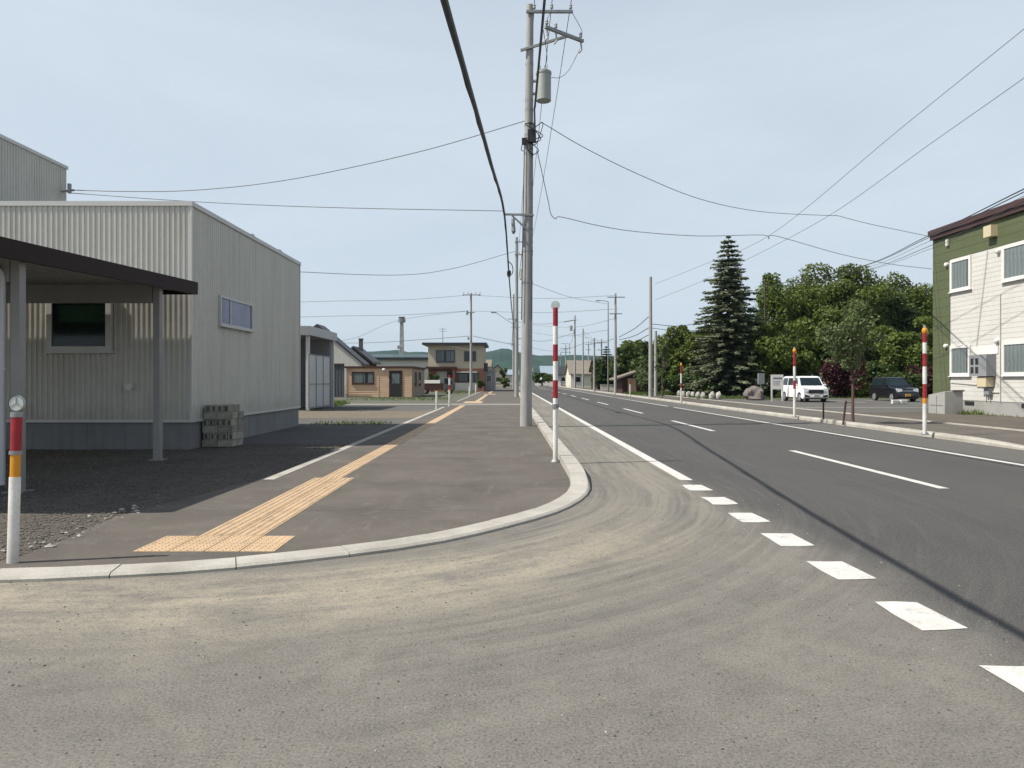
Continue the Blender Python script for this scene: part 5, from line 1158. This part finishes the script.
tree('low bushy tree under the pale pole across the road', 12.9, 65, 2.6, .2, 1.5, 1.2, 'leaf_grey', 38, 18, 150, .14, group=LG)
st = tree('young street tree with a sparse grey-green crown, tied on the kerb strip', 11.25, 22.9, 4.5, 1.5, 1.15, 1.0, 'leaf_grey', 41, 34, 62, .058, 'young_tree', None, .07, 'bark_red', .05, .12)
sk = thing('tree_stake', 'leaning dark stake left of the young street tree', 'stake', (10.95, 22.9, .07)); m = MB(); m.tube([(10.93, 22.9, .03), (11.02, 22.9, .82)], .035, 8); m.build('stake_pole', MT['timber_dark'], sk)
m = MB(); m.tube([(11.0, 22.9, .76), (11.27, 22.95, .78)], .012, 5); m.build('tie', MT['black'], sk)
tree('slender sapling on the kerb strip between the thick pale pole and the spruce', 11.5, 52.5, 4.6, 1.4, .7, .7, 'leaf_grey', 42, 12, 60, .09, 'young_tree', None, .07, 'bark_red', .05, .6)
tree('far bush at the road bend, nearest the tall pole', 6.6, 185, 4.0, .2, 1.6, 1.6, 'leaf', 51, 12, 110, .3, group='far bushes at the road bend')
tree('far dark bush at the road bend, middle of the cluster', 9.0, 190, 4.4, .2, 1.8, 1.6, 'leaf_dark', 52, 12, 110, .3, group='far bushes at the road bend')
tree('far bush at the road bend behind the striped pole', 11.3, 186, 3.3, .2, 1.5, 1.4, 'leaf', 53, 12, 110, .3, group='far bushes at the road bend')
tree('far bush behind the small grey house, at the end of the near pavement', -3.3, 128, 3.0, .2, 1.0, 1.0, 'leaf_dark', 58, 10, 110, .22)
tree('far light green bush beside the third pavement pole', -.6, 118, 2.2, .2, .8, .8, 'leaf', 59, 10, 100, .2)
gf = thing('garden_fence', 'low pale garden fence along the near pavement beyond the small grey house', 'fence', (-2.6, 106, 0))
for k in range(9):
    m = MB(); m.box(-3.35 + .03 * k, -3.23 + .03 * k, 106 + 3 * k, 106.12 + 3 * k, 0, 1.0); m.build('fence_post', MT['white'], gf)
for z_ in (.45, .85):
    m = MB(); m.bar((-3.29, 106, z_), (-3.05, 130, z_), .05, .08); m.build('rail', MT['white'], gf)
tree('far tree before the hill, right of the small grey house', -1.2, 150, 4.4, .2, 1.1, 1.1, 'leaf_dark', 54, 10, 110, .25)
tree('far tree between the blue-roofed hall and the dark gabled house', -21.5, 130, 6.0, .2, 3.0, 2, 'leaf_dark', 55, 16, 130, .3)
tree('garden bush by the porch of the beige and brick house', -9.6, 88, 2.6, .2, 1.0, .8, 'leaf_dark', 56, 12, 110, .12)
tree('garden shrub at the right corner of the beige and brick house', -3.6, 88.5, 2.0, .1, .7, .7, 'leaf', 57, 10, 100, .12)
def bush(label, x, y, rx, ry, h, leafm, seed, n_=14, per=200, leaf=.09, nm='shrub', z=.05, cat='shrub'):
    rg = random.Random(seed); o = thing(nm, label, cat, (x, y, z)); cm = MB(); tm = MB()
    for k in range(n_):
        a = rg.uniform(0, 6.28); q = rg.uniform(0, .75); c = (x + rx * q * math.cos(a), y + ry * q * math.sin(a), z + h * rg.uniform(.25, .8))
        leaf_quads(cm, c, (rx * .4, ry * .4, h * .28), int(per * rg.uniform(.7, 1.2)), leaf, rg)
        if k % 2 == 0: limb(tm, (x + rx * .2 * math.cos(a), y + ry * .2 * math.sin(a), z - .05), c, .03, .01, rg, 4)
    tm.build('stem', MT['bark'], o); cm.build('foliage', MT[leafm], o); return o
bush('purple-red leaved shrub behind the young street tree', 25.4, 53.5, 1.9, 1.4, 3.3, 'leaf_red', 61, 26, 260, .11)
bush('second purple-red shrub, partly hidden behind the snow pole with the orange beacon', 33.0, 55, 1.8, 1.4, 2.6, 'leaf_red', 62, 20, 220, .11)
bush('clipped dark green hedge under the tall spruce', 19.6, 59.2, 3.6, .9, 1.3, 'leaf_dark', 63, 34, 200, .1, 'hedge', .05, 'hedge')
bush('low green hedge between the white van and the black car', 27.5, 53.2, 2.2, .8, 1.2, 'leaf', 64, 22, 190, .1, 'hedge', .05, 'hedge')
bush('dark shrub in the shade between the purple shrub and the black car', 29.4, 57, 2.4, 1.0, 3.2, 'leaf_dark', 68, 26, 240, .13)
bush('low dark shrub beyond the black car', 30.6, 54.5, 2.6, 1.0, 2.0, 'leaf_dark', 65, 24, 200, .12)
BT='tree belt at the back of the grove'
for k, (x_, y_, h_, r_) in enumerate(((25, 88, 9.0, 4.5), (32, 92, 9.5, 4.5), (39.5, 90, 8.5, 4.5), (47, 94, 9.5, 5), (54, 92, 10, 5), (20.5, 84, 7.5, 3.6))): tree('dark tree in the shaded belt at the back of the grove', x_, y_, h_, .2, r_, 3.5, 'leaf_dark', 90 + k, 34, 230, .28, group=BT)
bush('low shrub beside the brown hut', 14.9, 73.5, 1.0, .8, 1.2, 'leaf_grey', 66, 12, 150, .1)
bush('dark shrub filling the ground under the trees behind the kerb stones', 16.4, 66.5, 2.6, 1.2, 1.9, 'leaf_dark', 67, 24, 200, .13)

def blades(name, label, areas, seed, mat='grass'):
    rg = random.Random(seed); mb = MB()
    for (x0_, x1_, y0_, y1_, n_, h, z_) in areas:
        for _ in range(n_):
            x, y = rg.uniform(x0_, x1_), rg.uniform(y0_, y1_); hh = h * rg.uniform(.4, 1.2); a = rg.uniform(0, 6.28); w_ = .012 + .05 * h; lx, ly = rg.uniform(-.4, .4) * hh, rg.uniform(-.4, .4) * hh
            mb.add([(x - w_ * math.cos(a), y - w_ * math.sin(a), z_), (x + w_ * math.cos(a), y + w_ * math.sin(a), z_), (x + lx, y + ly, z_ + hh)], [(0, 1, 2)])
    return tag(mb.build(name, MT[mat]), label, None, kind='stuff')
blades('grass', 'rough grass and weeds at the edges of yards and lots', [(-13.5, -9.7, 39.5, 43.0, 2200, .32, .0), (-12, -4.5, 50, 58, 900, .2, .0), (18.9, 19.9, 29.0, 29.9, 160, .22, .05), (19.2, 19.95, 22, 28.8, 160, .12, .05), (19, 44, 50.7, 53.5, 3200, .22, .05), (14.6, 19, 53.6, 57.5, 1600, .22, .05), (12.2, 16, 66, 75, 1500, .3, .05), (-8, -4, 78, 88, 600, .3, 0), (-6.7, -4.0, 22.7, 24.5, 300, .1, .02), (-13.5, -6.8, 33.0, 33.8, 160, .12, .02)], 71)

# stones
for k, (px, yb) in enumerate(((679, 396.2), (684, 396.6), (688.5, 397), (693, 397.6), (698, 398.2), (703, 398.6), (712, 399.6), (718.5, 399.6))):
    Y_ = (HC - .06) * F / (yb - VY); X_ = (px - VX) * Y_ / F
    o = MB(); s_ = 1.15 if k > 5 else 1.0; o.dome((X_, Y_, .24 * s_), .20 * s_, .22, .32 * s_, k + 3, .3, 12, 8, freq=2)
    tag(o.build('kerb_stone', MT['stone_pale'], smooth=True), 'pale rounded upright stone in the row bordering the lot before the spruce, no. %s from the left' % ('1 2 3 4 5 6 7 8'.split()[k]) if False else ('pale rounded stone edging the lot, ' + ('leftmost of the row', 'second from the left end of the row', 'third from the left end of the row', 'fourth from the left end of the row', 'fifth from the left end of the row', 'last of the close-set row', 'left of the pair below the spruce', 'right of the pair below the spruce')[k]), 'stone', 'stones edging the lot')
o = MB(); o.dome((17.6, 50.2, .35), .72, .6, .62, 2, .55, 20, 12, freq=1.8); tag(o.build('boulder', MT['stone'], smooth=True), 'large brown-grey boulder left of the white signboard', 'boulder')
o = thing('sign_board', 'white signboard on two white legs beside the white van', 'sign', (18.3, 47.5, .06))
Ys = 47.5; xa, xb = at(771, 0, Ys).x, at(783.2, 0, Ys).x
m = MB()
m.box(xa, xb, Ys - .03, Ys + .03, at(0, 389.3, Ys).z, at(0, 374.6, Ys).z); bo = m.build('board', MT['white'], o)
for xx in (xa + .05, xb - .05): m = MB(); m.box(xx - .045, xx + .045, Ys - .028, Ys + .028, 0, at(0, 389.3, Ys).z); m.build('leg', MT['white'], o)
m = MB(); zt = at(0, 374.6, Ys).z
for i in range(5): m.box(xa + .14 + .125 * i, xa + .235 + .125 * i, Ys - .036, Ys - .031, zt - .31, zt - .19)
for z_, ln in ((.46, .5), (.56, .42), (.68, .46)): m.box(xa + .14, xa + .14 + ln, Ys - .036, Ys - .031, zt - z_ - .03, zt - z_)
m.build('lettering', MT['ink'], bo)
for k in range(2):
    o = thing('parking_block', 'white concrete wheel stop before the black car, ' + ('left' if k == 0 else 'right') + ' of two', 'wheel stop', (22.9 + .55 * k, 41.8, .06), 'white wheel stops')
    m = MB(); m.box(22.85 + .5 * k, 23.28 + .5 * k, 41.7, 41.9, .06, .32); m.build('stop', MT['white'], o, bevel=.03); m = MB(); m.box(22.9 + .5 * k, 23.23 + .5 * k, 41.692, 41.699, .1, .27); m.build('reflector', MT['lens'], o)
gp = thing('grey_post', 'grey box on a short post at the foot of the dark pole by the boulder', 'post', (18.9, 52, .05)); m = MB(); m.tube([(18.7, 52, 0), (18.7, 52, 1.2)], .05, 8); m.build('post', MT['steel'], gp); m = MB(); m.box(18.5, 18.95, 51.9, 52.1, 1.2, 2.0); m.build('box', MT['midgrey'], gp)

# ------------------------------------------------------------------ vehicles (front towards -Y)
def car(label, loc, Wd, Ln, Ht, paint, plate, van):
    o = thing('parked_car', label, 'car', loc, None, world=False)
    hw, hl = Wd / 2, Ln / 2; bl = Ht * .60; wr = .29; wy = hl - .62
    def prof(front_only=None):
        pts = [(-hl + .06, .22), (-hl, .35), (-hl + .02, bl * .70), (-hl + .10, bl * .88), (-hl + (.55 if van else .85), bl), (hl - .06, bl), (hl, bl * .6), (hl - .02, .3), (hl - .1, .22)]
        def arch(cy): return [(cy + (wr + .06) * math.cos(a), wr + (wr + .06) * math.sin(a)) for a in [math.pi * i / 8 for i in range(9)]]
        low = [(y_, max(z_, .2)) for y_, z_ in arch(wy)] + [(y_, max(z_, .2)) for y_, z_ in arch(-wy)]
        return pts + low
    pr = prof(); b = MB(); n_ = len(pr)
    secs = [(-hw, .94), (-hw + .05, 1.0), (hw - .05, 1.0), (hw, .94)]
    vs = []
    for x_, k in secs: vs += [(x_, y_ * (k if abs(y_) > hl - .3 else 1), z_ if z_ < bl * .9 else bl * .9 + (z_ - bl * .9) * (1 if k == 1 else .6)) for y_, z_ in pr]
    fs = [tuple(range(n_)), tuple(range(4 * n_ - 1, 3 * n_ - 1, -1))]
    for s_ in range(3):
        for i in range(n_): a = s_ * n_; fs.append((a + i, a + n_ + i, a + n_ + (i + 1) % n_, a + (i + 1) % n_))
    b.add(vs, fs)
    # cabin with tumblehome
    f0, f1 = -hl + (.62 if van else .92), -hl + (1.12 if van else 1.62)
    low = [(-hw + .03, f0, bl - .02), (hw - .03, f0, bl - .02), (hw - .03, hl - .04, bl - .02), (-hw + .03, hl - .04, bl - .02)]
    top = [(-hw + .15, f1, Ht - .05), (hw - .15, f1, Ht - .05), (hw - .15, hl - .18, Ht - .05), (-hw + .15, hl - .18, Ht - .05)]
    crown = [(-hw + .28, f1 + .15, Ht), (hw - .28, f1 + .15, Ht), (hw - .28, hl - .32, Ht), (-hw + .28, hl - .32, Ht)]
    b.add(low + top + crown, [(i, (i + 1) % 4, 4 + (i + 1) % 4, 4 + i) for i in range(4)] + [(4 + i, 4 + (i + 1) % 4, 8 + (i + 1) % 4, 8 + i) for i in range(4)] + [(8, 9, 10, 11)])
    b.build('body', paint, o, bevel=.03)
    def face_patch(i, j, u0, u1, v0, v1, name, mat, off=.012, parent=o):
        A0, B0, B1, A1 = Vector(low[i]), Vector(low[j]), Vector(top[j]), Vector(top[i])
        def pt(u, v): return A0.lerp(B0, u).lerp(A1.lerp(B1, u), v)
        nrm = (B0 - A0).cross(A1 - A0).normalized()
        q = [pt(u0, v0), pt(u1, v0), pt(u1, v1), pt(u0, v1)]; mm = MB(); mm.add([p + nrm * off for p in q] + [p - nrm * .01 for p in q], [(0, 1, 2, 3), (0, 4, 5, 1), (1, 5, 6, 2), (2, 6, 7, 3), (3, 7, 4, 0)]); return mm.build(name, mat, parent)
    face_patch(0, 1, .06, .94, .12, .90, 'windscreen', MT['carglass'])
    for (a, c_) in ((.05, .28), (.31, .62), (.66, .94)): face_patch(3, 0, 1 - c_, 1 - a, .14, .88, 'side_window', MT['carglass']); face_patch(1, 2, a, c_, .14, .88, 'side_window', MT['carglass'])
    face_patch(2, 3, .1, .9, .2, .88, 'rear_window', MT['carglass'])
    for sx_ in (-1, 1):
        for sy_ in (-1, 1):
            t_ = MB(); t_.tube([(sx_ * (hw - .20), sy_ * wy, wr), (sx_ * (hw - .19), sy_ * wy, wr), (sx_ * (hw - .03), sy_ * wy, wr), (sx_ * (hw - .01), sy_ * wy, wr)], [wr * .9, wr, wr, wr * .88], 20); wo_ = t_.build('wheel', MT['black'], o, smooth=True)
            r_ = MB(); r_.tube([(sx_ * (hw - .012), sy_ * wy, wr), (sx_ * (hw + .006), sy_ * wy, wr)], [wr * .72, wr * .62], 16); r_.build('rim', MT['alloy'], wo_)
        h_ = MB(); h_.add([(sx_ * (hw - .05), -hl + .02, bl * .66), (sx_ * (hw - .36), -hl - .03, bl * .70), (sx_ * (hw - .40), -hl + .01, bl * .86), (sx_ * (hw - .06), -hl + .08, bl * .9), (sx_ * (hw + .0), -hl + .24, bl * .86), (sx_ * (hw + .0), -hl + .2, bl * .7),
                           (sx_ * (hw - .05), -hl + .2, bl * .66), (sx_ * (hw - .36), -hl + .2, bl * .70), (sx_ * (hw - .40), -hl + .2, bl * .86), (sx_ * (hw - .06), -hl + .3, bl * .9)], [(0, 1, 2, 3), (0, 3, 4, 5), (1, 7, 8, 2), (2, 8, 9, 3), (0, 6, 7, 1)]); h_.build('headlight', MT['lamp'], o)
        mi = MB(); mi.box(min(sx_ * (hw - .02), sx_ * (hw + .17)), max(sx_ * (hw - .02), sx_ * (hw + .17)), f0 + .18, f0 + .27, bl + .02, bl + .16); mi.build('mirror', paint, o, bevel=.03)
        fg = MB(); fg.add([(sx_ * (hw - .12), -hl - .012, .34), (sx_ * (hw - .42), -hl - .012, .32), (sx_ * (hw - .42), -hl - .012, .42), (sx_ * (hw - .1), -hl - .006, .5)], [(0, 1, 2, 3)]); fg.build('fog_lamp', MT['black'], o)
    gr = MB()
    if van: gr.add([(-.46, -hl - .012, bl * .56), (.46, -hl - .012, bl * .56), (.56, -hl + .012, bl * .80), (-.56, -hl + .012, bl * .80), (-.46, -hl + .1, bl * .56), (.46, -hl + .1, bl * .56), (.56, -hl + .12, bl * .80), (-.56, -hl + .12, bl * .80)], [(0, 1, 2, 3), (0, 4, 5, 1), (2, 6, 7, 3), (1, 5, 6, 2), (3, 7, 4, 0)])
    else: gr.box(-.5, .5, -hl - .012, -hl + .1, bl * .70, bl * .76)
    gr.build('grille', MT['black'] if van else MT['alloy'], o)
    pt_ = MB(); pt_.box(-.17, .17, -hl - .03, -hl + .05, .36, .52); po = pt_.build('number_plate', plate, o)
    pk = MB()
    for i in range(4): pk.box(-.12 + .065 * i, -.08 + .065 * i, -hl - .034, -hl - .031, .39, .46)
    pk.build('plate_digits', MT['ink'], po)
    bm = MB(); bm.box(-hw + .12, hw - .12, -hl - .01, -hl + .2, .2, .27); bm.build('bumper', MT['black'], o)
    return o
car('white boxy van with a dark trapezoid grille parked facing the road end of the lot', (19.85, 47.1, .06), 1.70, 3.75, 1.70, MT['carwhite'], MT['white'], True)
car('black small car with a yellow number plate parked in the lot', (26.15, 47.6, .06), 1.55, 3.45, 1.64, MT['carblack'], MT['plate_yellow'], False)
# small truck behind the timber shed
T = thing('parked_truck', 'small dark truck with a pale covered bed parked beside the timber shed', 'truck', (-8.1, 73, 0))
m = MB(); m.box(-9.4, -6.9, 73, 74.6, .45, .62); m.box(-9.4, -6.9, 73.02, 74.58, .62, 1.15); m.build('bed', MT['timber_dark'], T)
m = MB(); m.prism_x([(73.0, 1.15), (74.6, 1.15), (74.5, 1.5), (73.1, 1.5)], -9.4, -7.2); m.build('bed_cover', MT['offwhite'], T)
m = MB(); m.prism_y([(-6.85, .4), (-5.75, .4), (-5.7, 1.0), (-6.0, 1.75), (-6.85, 1.8)], 73, 74.5); cb = m.build('cab', MT['darkwall'], T, bevel=.04); m = MB(); m.prism_y([(-6.7, 1.12), (-5.92, 1.12), (-6.1, 1.62), (-6.7, 1.66)], 72.985, 73.05); m.build('cab_window', MT['carglass'], cb)
for xx in (-8.8, -6.3):
    for yy in (72.98, 74.4): m = MB(); m.tube([(xx, yy, .32), (xx, yy + .2, .32)], .32, 14); wo_ = m.build('wheel', MT['black'], T); m = MB(); m.tube([(xx, yy - .01, .32), (xx, yy + .02, .32)], .17, 12); m.build('rim', MT['alloy'], wo_)

for o in bpy.data.objects:
    for k in ('_world', '_off'):
        if k in o: del o[k]
